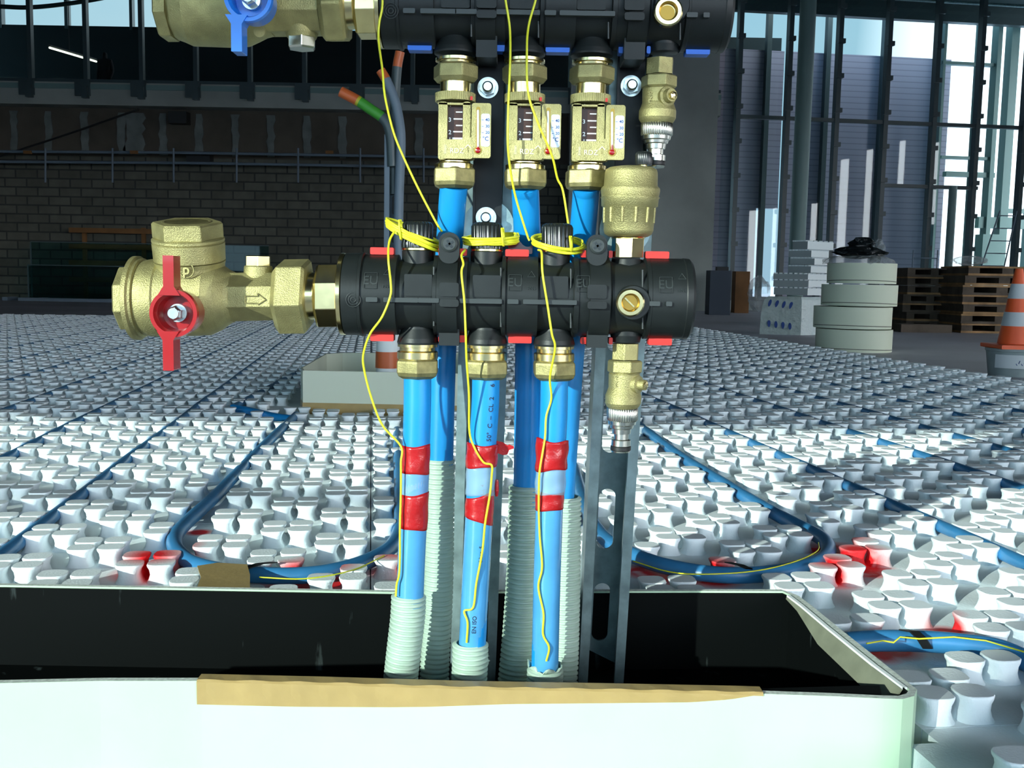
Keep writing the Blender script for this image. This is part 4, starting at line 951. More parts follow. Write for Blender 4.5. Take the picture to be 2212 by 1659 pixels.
    mb = MB(); vl(mb, [(Y(342), 33), (Y(346), 28), (Y(350), 34), (Y(352), 34), (Y(354), 38), (Y(356), 42), (Y(366), 42)], f, d, 40); mb.obj('brass_collar', 'brass_shiny', t)
    mb = MB(); H = hexr(42.5); vl(mb, [(Y(364), H*0.92), (Y(368), H), (Y(394), H), (Y(402), H*0.94), (Y(408), H*0.72)], f, d, 6, R_(36), False); mb.obj('hex_nut', 'brass_dull', t, bevel=0.0008)
flow_meter(985, 981, 128, 'leftmost of the three brass flow meters, no wire in front of it', 0.12)
flow_meter(1133, 1135, 130, 'middle brass flow meter crossed by two yellow wires', 0.22)
flow_meter(1280, 1266, 132, 'rightmost brass flow meter, next to the rounded brass air vent', 0.30)

# --- drain valves
def drain(cx, y0, d, label, porta, dark_end):
    s = d/FPX; k = lambda v: y0+v
    f = lambda y: cx - 0.05*(y-y0)
    t = thing('drain_valve', label, 'valve', W(f(k(232)), k(232), d))
    mb = MB(); vl(mb, [(k(0), hexr(27)), (k(34), hexr(27))], f, d, 6, R_(20), False); vl(mb, [(k(36), hexr(33)*0.92), (k(39), hexr(33)), (k(60), hexr(33)), (k(63), hexr(33)*0.92)], f, d, 6, R_(44), False); mb.obj('hex_adapter', 'brass', t, bevel=0.0006)
    mb = MB(); vl(mb, [(k(60), 30), (k(66), 34), (k(95), 33), (k(104), 36), (k(112), 39), (k(128), 39), (k(134), 36), (k(138), 33)], f, d, 36)
    if porta: glathe(mb, W(f(k(85)), k(85), d), (0.45, -0.9, 0), [(20*s, 20*s), (36*s, 20*s), (38*s, 15*s), (50*s, 13*s)], 28)
    else: glathe(mb, W(f(k(86)), k(86), d), (0.78, -0.62, 0), [(20*s, 20*s), (38*s, 19*s), (40*s, 12*s), (54*s, 11*s)], 28)
    mb.text('PN10', 11*s, W(f(k(82))-17, k(82), d-31*s), EZ, -EX, 0.0002)
    mb.obj('valve_body', 'brass', t)
    mb = MB(); dr = (0.45, -0.9, 0) if porta else (0.78, -0.62, 0)
    glathe(mb, W(f(k(86)), k(86), d), dr, [(50*s, 9*s), (57*s, 8*s), (58*s, 3*s)], 6, 0.3, False); mb.obj('bleed_spindle', 'brass_shiny', t)
    mb = MB(); ribbed(mb, [(k(137), 31), (k(140), 34), (k(164), 34), (k(167), 31)], f(k(150)), d, 40, 0.07); mb.obj('knurled_ring', 'silver', t)
    mb = MB(); vl(mb, [(k(166), 31), (k(174), 30), (k(176), 26), (k(182), 25), (k(184), 21), (k(194), 20), (k(195), 16), (k(206), 16), (k(208), 21), (k(222), 21), (k(223), 19), (k(229), 19), (k(230), 21.5), (k(234), 20)], f, d, 36); mb.obj('hose_nipple', 'silver', t)
    mb = MB(); vl(mb, [(k(220), 21), (k(222), 22.5), (k(229), 22.5), (k(231), 21)], f, d, 30); mb.obj('rubber_seal', 'rubber', t)
drain(1426, 128, DU, 'brass drain valve with grey knurled ring, under the upper manifold', True, True)
drain(1352, 742, D0, 'brass drain valve with side spindle, under the lower manifold in front of the rail', False, False)

# --- air vent
t = thing('air_vent', 'rounded brass automatic air vent with a small black cap, standing on the lower manifold', 'air vent', W(1358, 560, D0))
f = lambda y: 1364 - 0.05*(y-365)
mb = MB(); vl(mb, [(512, 38), (515, 35), (516, hexr(31))], f, D0, 36); vl(mb, [(514, hexr(31)), (556, hexr(31))], f, D0, 6, R_(38), False); mb.obj('hex_base', 'brass_shiny', t, bevel=0.0005)
mb = MB(); P_ = [(514, 30), (511, 42), (506, 50), (498, 53), (448, 55), (446, 60), (430, 61), (428, 62), (427, 60.5), (412, 63), (407, 62), (402, 57), (374, 56), (367, 54), (363, 48), (360, 30), (359, 5)]
cs = [W(f(y), y, D0) for y, r in P_]; mb.lathe(cs, [r*S0 for y, r in P_], 56, 'z', 0, True, False)
mb.lathe([W(f(428), 428, D0), W(f(427.2), 427.2, D0)], [63.2*S0, 63.2*S0], 56)
for k in range(12):
    th = 2*pi*k/12 + 0.15
    a_ = W(f(450), 450, D0) + Vector((cos(th), sin(th), 0))*(54.6*S0); b_ = W(f(482), 482, D0) + Vector((cos(th), sin(th), 0))*(53.4*S0)
    mb.tube([a_, a_.lerp(b_, 0.5), b_], 3.4*S0, 8)
mb.obj('float_chamber', 'brass', t)
mb = MB(); c = W(1389, 362, D0); vl(mb, [(362, 9), (356, 9)], 1389, D0, 20); mb.obj('cap_neck', 'brass_shiny', t)
mb = MB(); ribbed(mb, [(357, 17), (350, 18), (334, 18), (330, 16.5), (328, 14)], 1391, D0, 28, 0.08); mb.obj('black_cap', 'black_gloss', t)

# --- rails and brackets
def rail(xt, yt, dt, xb, yb, db, label):
    A_ = W(xt, yt, dt); B_ = W(xb, yb, db); T = (B_-A_); L = T.length; T.normalize(); N = EX.cross(T).normalized()
    if N.y < 0: N = -N
    t = thing('strut_rail', label, 'rail', B_)
    w_ = 0.0198; dp = 0.036; th = 0.0018
    def P(x, n, l): return A_ + EX*x + N*n + T*l
    mb = MB()                                   # side walls and inward lips
    for sgn in (-1, 1):
        prof = [(sgn*w_, 0), (sgn*w_, dp), (sgn*(w_-th), dp), (sgn*(w_-th), th), (sgn*(w_-0.0070), th), (sgn*(w_-0.0070), 0.006), (sgn*(w_-0.0082), 0.006), (sgn*(w_-0.0082), 0)]
        mb.prism([P(x, n, 0) for x, n in prof], T, 0, L)
    mb.obj('side_flanges', 'galv', t)
    mb = MB(); sl, sp, sw = 0.0280, 0.088*1.0, 0.0072; l = 0.0; wi = w_-th
    segs = 10; l0 = -0.02; k = 0
    while True:
        m_ = 0.041 + k*0.0885; a_, b_ = m_-sl, m_+sl
        if b_ > L: break
        start = 0 if k == 0 else (m_-0.0885/2); end = min(m_+0.0885/2, L)
        for sgn in (-1, 1):
            arc = [(0, a_)] + [(sgn*sw*sin(pi/2*i/segs), a_+sw-sw*cos(pi/2*i/segs)) for i in range(1, segs+1)] + [(sgn*sw*cos(pi/2*i/segs), b_-sw+sw*sin(pi/2*i/segs)) for i in range(0, segs)] + [(0, b_)]
            poly = [(sgn*wi, start), (0, start)] + arc + [(0, end), (sgn*wi, end)]
            mb.prism([P(x, dp-th, q) for x, q in poly], N, 0, th)
        last = end; k += 1
    mb.box(P(0, dp-th/2, (last+L)/2), (wi, (L-last)/2, th/2), (EX, T, N)) if L > last else None
    mb.obj('slotted_web', 'galv', t)
    return t
rail(1064, 90, 0.790, 1019, 1530, 0.862, 'galvanised slotted rail behind the middle blue pipe, left of the two')
rail(1378, 90, 0.790, 1295, 1530, 0.862, 'galvanised slotted rail with open slots, right of the two')
def bracket(cx, x0, x1, y0, y1, label, bolts, d=0.782):
    t = thing('mounting_bracket', label, 'bracket', W(cx, y1, d))
    mb = MB(); plate(mb, x0, y0, x1, y1, d, 0.003, 2); plate(mb, x0, y0, x0+5, y1, d-0.004, 0.005, 1); mb.obj('plate', 'black_steel', t)
    for bx, by in bolts:
        mb = MB(); fl(mb, [(d, 0.0078), (d-0.0012, 0.0078)], bx, by, 30); b = mb.obj('washer', 'steel', t)
        mb = MB(); fl(mb, [(d-0.001, 0.0063), (d-0.006, 0.0063)], bx, by, 6, 0.3, False); fl(mb, [(d-0.006, 0.0040), (d-0.014, 0.0040), (d-0.015, 0.0030)], bx, by+1, 20); mb.obj('bolt', 'steel', b)
    return t
bracket(1055, 1023, 1085, 60, 560, 'black mounting bracket bolted to the left rail, between the first two flow meters', [(1054, 190), (1050, 470)])
bracket(1352, 1330, 1388, 60, 560, 'black mounting bracket bolted to the right rail, beside the third flow meter', [(1363, 186)])
mb = MB(); fl(mb, [(0.7875, 0.0195), (0.7865, 0.0195)], 1055, 488, 40); tag(mb.obj('round_washer', 'galv'), 'large grey steel washer behind the black bracket on the left rail', 'washer')
mb = MB(); fl(mb, [(0.7875, 0.0195), (0.7865, 0.0195)], 1350, 496, 40); tag(mb.obj('round_washer', 'galv'), 'large grey steel washer behind the brass air vent', 'washer')
mb = MB(); plate(mb, 1098, 520, 1150, 548, 0.772, 0.006, 3); tag(mb.obj('tape_roll_piece', 'red'), 'glossy red tape piece behind the lower manifold, beside the middle ribbed cap', 'tape')

# --- ball valves
def valve(lower):
    d = D0 if lower else DU; s = d/FPX
    ox, oy = (0, 0) if lower else (84, -630)
    X = lambda x: x+ox; ya = lambda x: 644 - 0.012*(x-ox-290) + oy + (0 if lower else 0)
    t = thing('ball_valve', ('brass ball valve with a red butterfly handle on the left end of the lower manifold' if lower else 'brass ball valve with a blue handle on the left end of the upper manifold'), 'valve', W(X(420), ya(X(420))+85, d))
    mb = MB()
    hl(mb, [(X(266), hexr(62)*0.93), (X(270), hexr(62)), (X(293), hexr(62))], ya, d, 8, R_(22), False)
    if lower:
        hl(mb, [(X(290), 84), (X(293), 90), (X(302), 90), (X(306), 86), (X(311), 85), (X(313), 80), (X(330), 83), (X(352), 84), (X(356), 82), (X(420), 83), (X(455), 82), (X(478), 72), (X(497), 58), (X(506), 54)], ya, d, 56)
    else:
        hl(mb, [(X(290), 60), (X(300), 68), (X(312), 72), (X(330), 80), (X(420), 84), (X(450), 82), (X(470), 74), (X(488), 66), (X(506), 62)], ya, d, 56)
        fl(mb, [(d-70*s, 12*s), (d-80*s, 12*s), (d-80*s, 8*s)], 563, ya(563)+58, 24)
    if lower: hl(mb, [(X(500), 56), (X(600), 55)], ya, d, 8, R_(22), False)
    else: hl(mb, [(X(500), 64), (X(612), 64), (X(613), 58), (X(620), 60)], ya, d, 8, R_(22), False)
    body = mb.obj('valve_body', 'brass', t, bevel=0.0006)
    if lower:
        base = W(414, 610, d); dr = Vector((0.0, -0.20, 1)).normalized()
        mb = MB(); glathe(mb, base, dr, [(0, 70*s), (38*s, 72*s), (47*s, 74*s), (48*s, 70*s), (50*s, 74*s), (86*s, 75*s), (88*s, 73*s), (90*s, 75*s), (95*s, 75*s), (98*s, 71*s), (99*s, 60*s)], 56); mb.obj('strainer_neck', 'brass', t)
        mb = MB(); glathe(mb, base, dr, [(96*s, hexr(64)*0.96), (98*s, hexr(64)), (126*s, hexr(64)), (130*s, hexr(64)*0.96), (130*s, 56*s/s*1), ][:4] if False else [(96*s, hexr(64)*s*0.96), (98*s, hexr(64)*s), (126*s, hexr(64)*s), (130*s, hexr(64)*s*0.95)], 6, R_(8), False)
        cap = mb.obj('hex_cap', 'brass', t, bevel=0.0006)
        mb = MB(); glathe(mb, base, dr, [(130.2*s, 52*s), (131.5*s, 50*s), (131.5*s, 46*s), (130.2*s, 44*s)], 40); mb.obj('cap_ring', 'brass_dull', cap)
        mb = MB(); c = W(403, 584, d-77*s)          # P in a ring
        tr = [Vector((c.x + 15*s*cos(a), c.y, c.z + 15*s*sin(a))) for a in [2*pi*k/24 for k in range(25)]]
        mb.tube(tr, 1.8*s, 6); mb.text('p', 30*s, Vector((c.x, c.y-0.0005, c.z+1*s)), EX, EZ, 0.0008, bold=0.0002); mb.obj('embossed_mark', 'brass', body)
        mb = MB(); c = W(552, 646, d-53.5*s)
        for a_, b_ in (((-22, -9), (-22, 6)), ((-22, 6), (4, 6)), ((4, 6), (4, 12)), ((4, 12), (21, -1)), ((21, -1), (4, -12)), ((4, -12), (4, -9)), ((4, -9), (-22, -9))):
            mb.tube([c + EX*(a_[0]*s) + EZ*(a_[1]*s), c + EX*(b_[0]*s) + EZ*(b_[1]*s)], 1.2*s, 5)
        mb.obj('embossed_arrow', 'brass_dull', body)
        mb = MB(); vl(mb, [(605, 34), (596, 31), (577, 30), (574, 28)], 558, d, 32); sp = mb.obj('small_port', 'brass', t)
        mb = MB(); vl(mb, [(575, hexr(25)), (554, hexr(25)), (552, hexr(25)*0.9)], 558, d, 6, R_(40), False); mb.obj('port_plug', 'brass_shiny', sp, bevel=0.0005)
    else:
        mb = MB(); yb = ya(652); vl(mb, [(yb+40, 40), (yb+62, 34), (yb+72, 30)], 652, d, 32); sp = mb.obj('small_port', 'brass', t)
        mb = MB(); vl(mb, [(yb+71, hexr(27)), (yb+92, hexr(27)), (yb+96, hexr(27)*0.9)], 652, d, 6, R_(40), False); mb.obj('port_plug', 'silver', sp, bevel=0.0005)
    a_ = 598 if lower else 613; b_ = 668 if lower else 668
    mb = MB(); hl(mb, [(X(a_), hexr(60)), (X(a_+10), hexr(73)*0.98), (X(a_+12), hexr(73)), (X(b_-6), hexr(73)), (X(b_), hexr(73)*0.92)], ya, d, 6, R_(12), False); mb.obj('union_nut', 'brass', t, bevel=0.001)
    mb = MB(); hl(mb, [(X(662), 52), (X(683), 50), (X(686), 56), (X(690), 60)], ya, d, 44); hl(mb, [(X(688), hexr(60)*0.97), (X(693), hexr(62)), (X(735), hexr(62))], ya, d, 8, R_(22), False); mb.obj('tail_piece', 'brass_shiny', t, bevel=0.0004)
    # butterfly handle
    hm = 'red' if lower else 'blue_handle'; hx, hy = (374, 677) if lower else (535, -8)
    df = d-0.060; sf = df/FPX; c = W(hx, hy, df)
    mb = MB(); mb.lathe([Vector((c.x, y, c.z)) for y in (d-0.028, df+0.016)], [0.010, 0.010], 24, 'y'); mb.obj('stem', 'brass', t)
    mb = MB(); mb.lathe([Vector((c.x, y, c.z)) for y in (df+0.022, df+0.003, df, df, df+0.004, df+0.013, df+0.013)], [0.0145, 0.0165, 0.0160, 0.0135, 0.0120, 0.0112, 0.0001], 48, 'y')
    def arm(sg, lean):
        z0 = c.z + sg*0.012; z1 = c.z + sg*(0.0385 if lower else 0.036); xs = -0.0025+lean
        w0, w1 = 0.0075, 0.0036
        prof = [(-w0, 0.0), (-w1, 0.008), (-w1, 1.0), (w1, 1.0), (w1, 0.008), (w0, 0.0)]
        L_ = z1-z0
        poly = [Vector((c.x+xs-w0, df, z0)), Vector((c.x+xs-w1, df, z0+sg*0.006)), Vector((c.x+xs-w1, df, z1)), Vector((c.x+xs+w1, df, z1)), Vector((c.x+xs+w1, df, z0+sg*0.006)), Vector((c.x+xs+w0, df, z0))]
        mb.prism(poly, EY, -0.001, 0.013)
    arm(1, 0.0); arm(-1, -0.001 if lower else -0.005)
    if not lower: pass
    hd = mb.obj('butterfly_handle', hm, t, bevel=0.0007)
    mb = MB(); mb.lathe([Vector((c.x, y, c.z)) for y in (df+0.013, df+0.009)], [0.0062, 0.0062], 30, 'y'); mb.lathe([Vector((c.x, y, c.z)) for y in (df+0.009, df+0.002, df+0.001)], [0.0052, 0.0052, 0.004], 6, 'y', 0.4, False)
    mb.lathe([Vector((c.x, y, c.z)) for y in (df+0.001, df-0.0005)], [0.0036, 0.0036], 20, 'y'); mb.obj('handle_bolt', 'steel', hd)
valve(True); valve(False)

# --- yellow wires
YR = 0.00082
def wire(label, pts, coil=None, tf=0):
    """pts: (x px, y px, depth)"""
    P = smooth_path([W(*p) for p in pts], 7); t = None
    mb = MB(); mb.tube(P, YR, 8)
    if coil is None: return tag(mb.obj('yellow_wire', 'yellow'), label, 'wire')
    t = thing('yellow_wire', label, 'wire', P[-1]); mb.obj('hanging_end', 'yellow', t)
    cx, cyy, a, b, slope, turns, spread = coil; s = S0; Q = []; c = W(cx, cyy, D0)
    rnd = random.Random(int(cx)); N = turns*28; ph = [rnd.uniform(-1, 1) for _ in range(turns+1)]; p2 = [rnd.uniform(-1, 1) for _ in range(turns+1)]; p3 = [rnd.uniform(0, 6) for _ in range(turns+1)]
    for k in range(N):
        th = 2*pi*k/28.0; i = k//28; fr_ = (k % 28)/28.0; j = ph[i]*(1-fr_)+ph[i+1]*fr_; j2 = p2[i]*(1-fr_)+p2[i+1]*fr_
        aa = a*(1+0.05*j); bb = b*(1+0.10*j2)
        Q.append(c + EX*(aa*s*cos(th)) + EY*(-bb*s*sin(th)) + EZ*(-slope*aa*cos(th)*s - tf*sin(th)*s + spread*s*(j2*0.8 + 0.35*sin(th*1.0+p3[i]))))
    mb = MB(); mb.tube(Q, YR, 7); mb.obj('wound_coil', 'yellow', t)
    mb = MB(); q0 = c + EX*((-0.42 if cx < 1000 else 0.45)*a*s) + EZ*(-slope*(-0.42 if cx < 1000 else 0.45)*a*s) - EY*(b*0.9*s)
    rg = [q0 + EX*(2.5*s*sin(k/3.0)) + EZ*((spread+7)*s*cos(2*pi*k/14)) + EY*(6*s*sin(2*pi*k/14)) for k in range(15)]
    mb.tube(rg, YR, 7); mb.obj('wrap_turn', 'yellow', t)
    return t
dF = D0-0.034
wire('yellow wire coiled round the leftmost ribbed cap, its end running down to the left pipe',
     [(852, 500, D0-0.014), (841, 522, D0-0.022), (839, 560, dF), (844, 610, dF), (843, 640, dF), (825, 685, dF), (799, 722, D0-0.030), (785, 765, D0-0.026), (787, 800, D0-0.022), (802, 858, D0-0.018), (826, 918, D0-0.014), (866, 964, D0-0.011), (866, 1000, D0-0.0112), (866, 1060, D0-0.011), (864, 1140, D0-0.0112), (864, 1200, D0-0.011), (862, 1242, D0-0.0113), (857, 1262, D0-0.010), (855, 1288, D0-0.010)],
     (893, 509, 57, 40, 0.42, 11, 13), 5)
wire('yellow wire coiled round the middle ribbed cap, its end running down to the middle pipe',
     [(1004, 540, D0-0.012), (997, 552, D0-0.025), (1001, 570, dF), (997, 590, dF), (1003, 650, dF), (1006, 720, dF), (1008, 780, D0-0.028), (1013, 850, D0-0.020), (1014, 930, D0-0.0125), (1024, 965, D0-0.0125), (1044, 998, D0-0.0130), (1062, 1005, D0-0.0125), (1062, 1030, D0-0.0115), (1058, 1070, D0-0.0120), (1048, 1130, D0-0.0115), (1042, 1190, D0-0.0115), (1029, 1260, D0-0.0115), (1022, 1312, D0-0.0112), (1003, 1320, D0-0.0104), (1010, 1345, D0-0.0112), (1008, 1388, D0-0.011)],
     (1060, 515, 58, 40, -0.06, 10, 11), 6)
wire('yellow wire coiled round the rightmost ribbed cap, its end running down to the right pipe',
     [(1163, 540, D0-0.014), (1170, 546, D0-0.028), (1172, 590, dF), (1183, 660, dF), (1192, 720, dF), (1199, 752, D0-0.030), (1188, 815, D0-0.020), (1191, 860, D0-0.0112), (1180, 900, D0-0.0112), (1177, 948, D0-0.0115), (1166, 1015, D0-0.0128), (1164, 1060, D0-0.0115), (1164, 1110, D0-0.0100), (1166, 1160, D0-0.0104), (1171, 1225, D0-0.0112), (1163, 1268, D0-0.0104), (1174, 1325, D0-0.0112), (1173, 1370, D0-0.0112), (1186, 1398, D0-0.0112), (1180, 1428, D0-0.0112)],
     (1206, 525, 55, 40, 0.10, 9, 8), 14)
wire('yellow wire hanging in front of the upper brass union down to the first blue pipe', [(824, -60, DU-0.034), (826, 10, DU-0.034), (819, 50, DU-0.034), (818, 90, DU-0.032), (826, 150, DU-0.02), (832, 210, DU-0.014), (850, 285, DU-0.008), (872, 340, DU-0.006), (905, 410, DU-0.004), (944, 484, DU-0.002), (955, 500, DU)])
wire('yellow wire crossing the left side of the middle flow meter', [(1085, -60, DU-0.040), (1092, 0, DU-0.040), (1101, 60, DU-0.038), (1102, 130, DU-0.030), (1098, 230, DU-0.026), (1097, 310, DU-0.026), (1103, 370, DU-0.022), (1115, 430, DU-0.016), (1138, 505, DU-0.012), (1144, 520, DU-0.012)])
wire('yellow wire crossing the thermometer of the middle flow meter diagonally', [(1170, -60, DU-0.040), (1157, 0, DU-0.040), (1142, 55, DU-0.038), (1138, 110, DU-0.030), (1141, 200, DU-0.026), (1162, 265, DU-0.026), (1192, 335, DU-0.022), (1204, 385, DU-0.014), (1216, 412, DU-0.012), (1228, 486, DU-0.010)])

# ================================================================== FAR THINGS ON THE FLOOR (right)
def base_d(py, px=1106, z=ZF): return Z(px, py, z).y
# four cream edge strip rolls stacked, film and black bag on top
DRm = Z(1850, 762, ZF).y + 0.18; kx = DRm/FPX
lv = [(1848, 79, 'bottom', 0.116), (1843, 80.5, 'second lowest', 0.112), (1855, 78, 'second highest', 0.110), (1858, 71, 'topmost', 0.106)]
zcur = ZF; kr_ = 0
for cx, r, nm, hh in lv:
    mb = MB(); cc = W(cx, 650, DRm); rr_ = r*kx; tilt = 0.0
    rs = [[Vector((cc.x + q*cos(a), DRm + q*sin(a), zz - (tilt*q*max(0, cos(a-0.4)) if zz == zcur and nm == 'topmost' else 0))) for a in [2*pi*i/48 for i in range(48)]] for zz, q in ((zcur, rr_), (zcur+hh, rr_*1.005), (zcur+hh, rr_*0.5), (zcur+hh-0.03, rr_*0.5))]
    for k in range(3): mb.rings(rs[k:k+2], False, k == 2)
    mb.add(rs[0], [tuple(range(48))])
    o = tag(mb.obj('edge_strip_roll', 'roll'), '%s cream roll in the stack of four beside the foam panels' % nm, 'roll')
    mb = MB(); mb.tube([Vector((cc.x + rr_*1.003*cos(a), DRm + rr_*1.003*sin(a), zcur+0.003+0.014*(1-cos(a-1.2))*0.5)) for a in [pi*1.0+pi*i/20 for i in range(21)]], 0.0022, 5); mb.obj('loose_lower_edge', 'brass_dull' if False else 'ledge', o)
    zcur += hh + 0.006
mb = MB(); random.seed(3)
rs = []
for k, (q, zz) in enumerate(((1.02, -0.008), (0.98, 0.012), (0.85, 0.022), (0.65, 0.03))):
    rs.append([Vector((W(1858, 500, DRm).x + q*73*kx*(1+0.06*random.uniform(-1, 1))*cos(a), DRm + q*73*kx*sin(a), zcur+zz+0.008*random.uniform(-1, 1))) for a in [2*pi*i/36 for i in range(36)]])
mb.rings(rs, False, True); o = mb.obj('plastic_sheet', 'film', loc=None); tag(o, 'crumpled clear plastic sheet on the stack of cream rolls', 'plastic sheet')
def blob(name, m, label, cat, cx, cyy, d, rx, ry, rz, seed, zb_=None):
    rnd = random.Random(seed); mb = MB(); rs = []; c = W(cx, cyy, d); s = d/FPX; n = 22
    off = [[rnd.uniform(0.72, 1.15) for _ in range(n)] for _ in range(9)]
    for k in range(9):
        ph = pi*(k+0.3)/8.6; 
        rs.append([Vector((c.x + rx*s*sin(ph)*off[k][i]*cos(2*pi*i/n), d + ry*s*sin(ph)*off[k][i]*sin(2*pi*i/n), c.z + rz*s*(-cos(ph))*off[k][i])) for i in range(n)])
    mb.rings(rs, True, True, False); return tag(mb.obj(name, m), label, cat)
blob('crumpled_bag', 'black_bag', 'crumpled black plastic bag lying on top of the cream rolls', 'bag', 1857, 545, DRm, 54, 50, 13, 5)
blob('crumpled_bag', 'black_bag', 'small black plastic bag wad sticking up above the cream rolls', 'bag', 1862, 526, DRm, 27, 24, 13, 8)
blob('crumpled_bag', 'film', 'grey translucent bag end beside the black bag on the cream rolls', 'bag', 1898, 536, DRm, 12, 20, 18, 11)
mb = MB(); rs = []
for zf in (0.40, 0.30): pass
# EPS stack: lower wrapped bag and loose boards above
DE = Z(1700, 728, ZF).y + 0.25
def ebox(x0, y0, x1, y1, xs, m0, label, name='foam_board', cat='foam board', teeth=True, d=DE, dep=0.30):
    """board seen at a corner: end painted in shade from x0 to xs, long side painted lit from xs to x1"""
    a = W(x0, y1, d+0.10); k_ = W(xs, y1, d); b = W(x1, y1, d+0.16)
    zt_ = W(xs, y0, d).z; zb_ = W(xs, y1-2, d).z
    far = a + (b-k_)
    mb = MB(); mb.cur = 0; P4 = [Vector((p.x, p.y, zb_)) for p in (a, k_, b, far)]
    mb.prism(P4, (0, 0, 1), 0, zt_-zb_)
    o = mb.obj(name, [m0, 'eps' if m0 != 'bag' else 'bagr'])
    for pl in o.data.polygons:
        if pl.normal.x > 0.25 or pl.normal.z > 0.9: pl.material_index = 1  # side and top lighter than the end: light put into the colour
    if teeth:
        mb = MB()
        for i in range(7):
            p = a.lerp(k_, (i+0.5)/7); mb.box(Vector((p.x, p.y+0.003, zt_+0.003)), (0.010, 0.012, 0.004))
        for i in range(5):
            p = k_.lerp(b, (i+0.5)/5); mb.box(Vector((p.x, p.y+0.008, zt_+0.003)), (0.012, 0.010, 0.004))
        mb.obj('edge_nubs', 'eps', o)
    return tag(o, label, cat)
wb = [Vector((p.x, p.y, 0)) for p in (W(1640, 738, DE+0.06), W(1728, 755, DE), W(1790, 745, DE+0.16))]
mb = MB(); a, k_, b = wb; far = a+(b-k_); rs = []
zt_ = W(1700, 641, DE).z
for zz, q in ((ZF, 1.0), (ZF+0.12, 0.99), (ZF+(zt_-ZF)*0.72, 0.96), (zt_-0.02, 0.90), (zt_, 0.80)):
    cc = (a+k_+b+far)/4; rs.append([Vector((cc.x+(p.x-cc.x)*q, cc.y+(p.y-cc.y)*q, zz)) for e0, e1 in ((a, k_), (k_, b), (b, far), (far, a)) for p in [e0.lerp(e1, i/5) for i in range(5)]])
mb.rings(rs, True, True, False); o = mb.obj('wrapped_foam_pack', ['bag', 'bagr'])
for pl in o.data.polygons:
    if pl.normal.x > 0.25 and abs(pl.normal.z) < 0.8: pl.material_index = 1  # right side painted lighter, as the light falls on it
tag(o, 'plastic wrapped pack of foam boards with rows of dark blue printed shapes', 'foam pack')
nrm = Vector(((k_-a).y, -(k_-a).x, 0)).normalized(); tx = (k_-a).normalized()
for row, (y, h) in enumerate(((655, 11), (700, 12))):
    for i in range(4):
        p = a.lerp(k_, 0.22+i*0.17); zz = W(1680, y+i*1.5, DE).z; q = Vector((p.x, p.y, zz)) + nrm*(0.004 if row else -0.006)
        ring = [q + tx*(0.0105*(1+(0.3 if (i+row) % 2 else 0)*sin(t_))*cos(t_) + 0.010*sin(t_)*(0.6 if row == 0 else -0.1)) + EZ*(0.024*sin(t_)) for t_ in [2*pi*j/16 for j in range(16)]]
        mb = MB(); mb.prism(ring, nrm, 0, 0.003); mb.obj('printed_shape', 'ink', o)
names = ['lowest', 'second', 'third', 'fourth', 'fifth', 'sixth', 'topmost']
st = [(1671, 623, 1790, 640, 1744), (1670, 606, 1790, 622, 1746), (1670, 592, 1790, 606, 1745), (1702, 575, 1790, 591, 1751), (1706, 558, 1790, 574, 1759), (1703, 541, 1790, 557, 1752), (1712, 521, 1800, 540, 1744)]
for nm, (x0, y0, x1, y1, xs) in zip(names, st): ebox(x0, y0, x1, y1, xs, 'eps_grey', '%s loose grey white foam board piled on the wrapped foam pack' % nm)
# crates left of the stack
DC = 10.8; mb = MB(); p0 = W(1535, 584, DC); p1 = W(1578, 646, DC); mb.box(((p0.x+p1.x)/2, DC+0.12, (p0.z+ZF)/2), ((p1.x-p0.x)/2, 0.12, (p0.z-ZF)/2)); t = tag(mb.obj('dark_crate', 'grey_box'), 'dark blue grey crate standing against the concrete pier', 'crate')
mb = MB(); p = W(1564, 578, DC); mb.box((p.x, DC+0.1, p0.z+0.02), (0.06, 0.05, 0.02)); tag(mb.obj('black_lid', 'rubber'), 'small black lid lying on the dark crate', 'lid')
DO = 11.6
mb = MB(); p0 = W(1590, 586, DO); p1 = W(1618, 648, DO); mb.box(((p0.x+p1.x)/2, DO+0.1, (p0.z+ZF)/2), ((p1.x-p0.x)/2, 0.1, (p0.z-ZF)/2)); tag(mb.obj('orange_board', 'wood_or'), 'orange brown board leaning inside the lower left glass pane', 'board')
blob('covered_heap', 'film', 'grey sheeted heap behind the orange board at the glass', 'heap', 1640, 635, DO-0.35, 24, 24, 36, 21)

# pallet stacks behind the cone
DPn = Z(2000, 716, ZF).y
def pallet_stack(x0, x1, y_top, n, d, label, mats, dep=0.5, seed=1):
    rnd = random.Random(seed); s = d/FPX; zt = W(x0, y_top, d).z; h = (zt-ZF)/n; xa, xb = W(x0, 600, d).x, W(x1, 600, d).x
    for k in range(n):
        jx = rnd.uniform(-0.02, 0.02); z = ZF + k*h
        t = thing('wooden_pallet', label % ordn2[k], 'pallet', ((xa+xb)/2+jx, d+dep/2, z))
        mb = MB(); mb.box(((xa+xb)/2+jx, d+dep/2, z+h*0.90), ((xb-xa)/2, dep/2, h*0.09)); mb.obj('top_boards', mats[k % len(mats)], t)
        mb = MB(); mb.box(((xa+xb)/2+jx, d+dep/2, z+h*0.12), ((xb-xa)/2, dep/2, h*0.11)); mb.obj('bottom_boards', mats[(k+1) % len(mats)], t)
        mb = MB()
        for q in (-0.42, 0.0, 0.42):
            mb.box(((xa+xb)/2+jx+q*(xb-xa), d+dep/2+0.004, z+h*0.5), ((xb-xa)*0.07, dep/2-0.006, h*0.32))
        mb.obj('spacer_blocks', 'wood_dark', t)
ordn2 = ['lowest', 'second lowest', 'third lowest', 'fourth lowest', 'fifth lowest', 'sixth lowest', 'topmost']
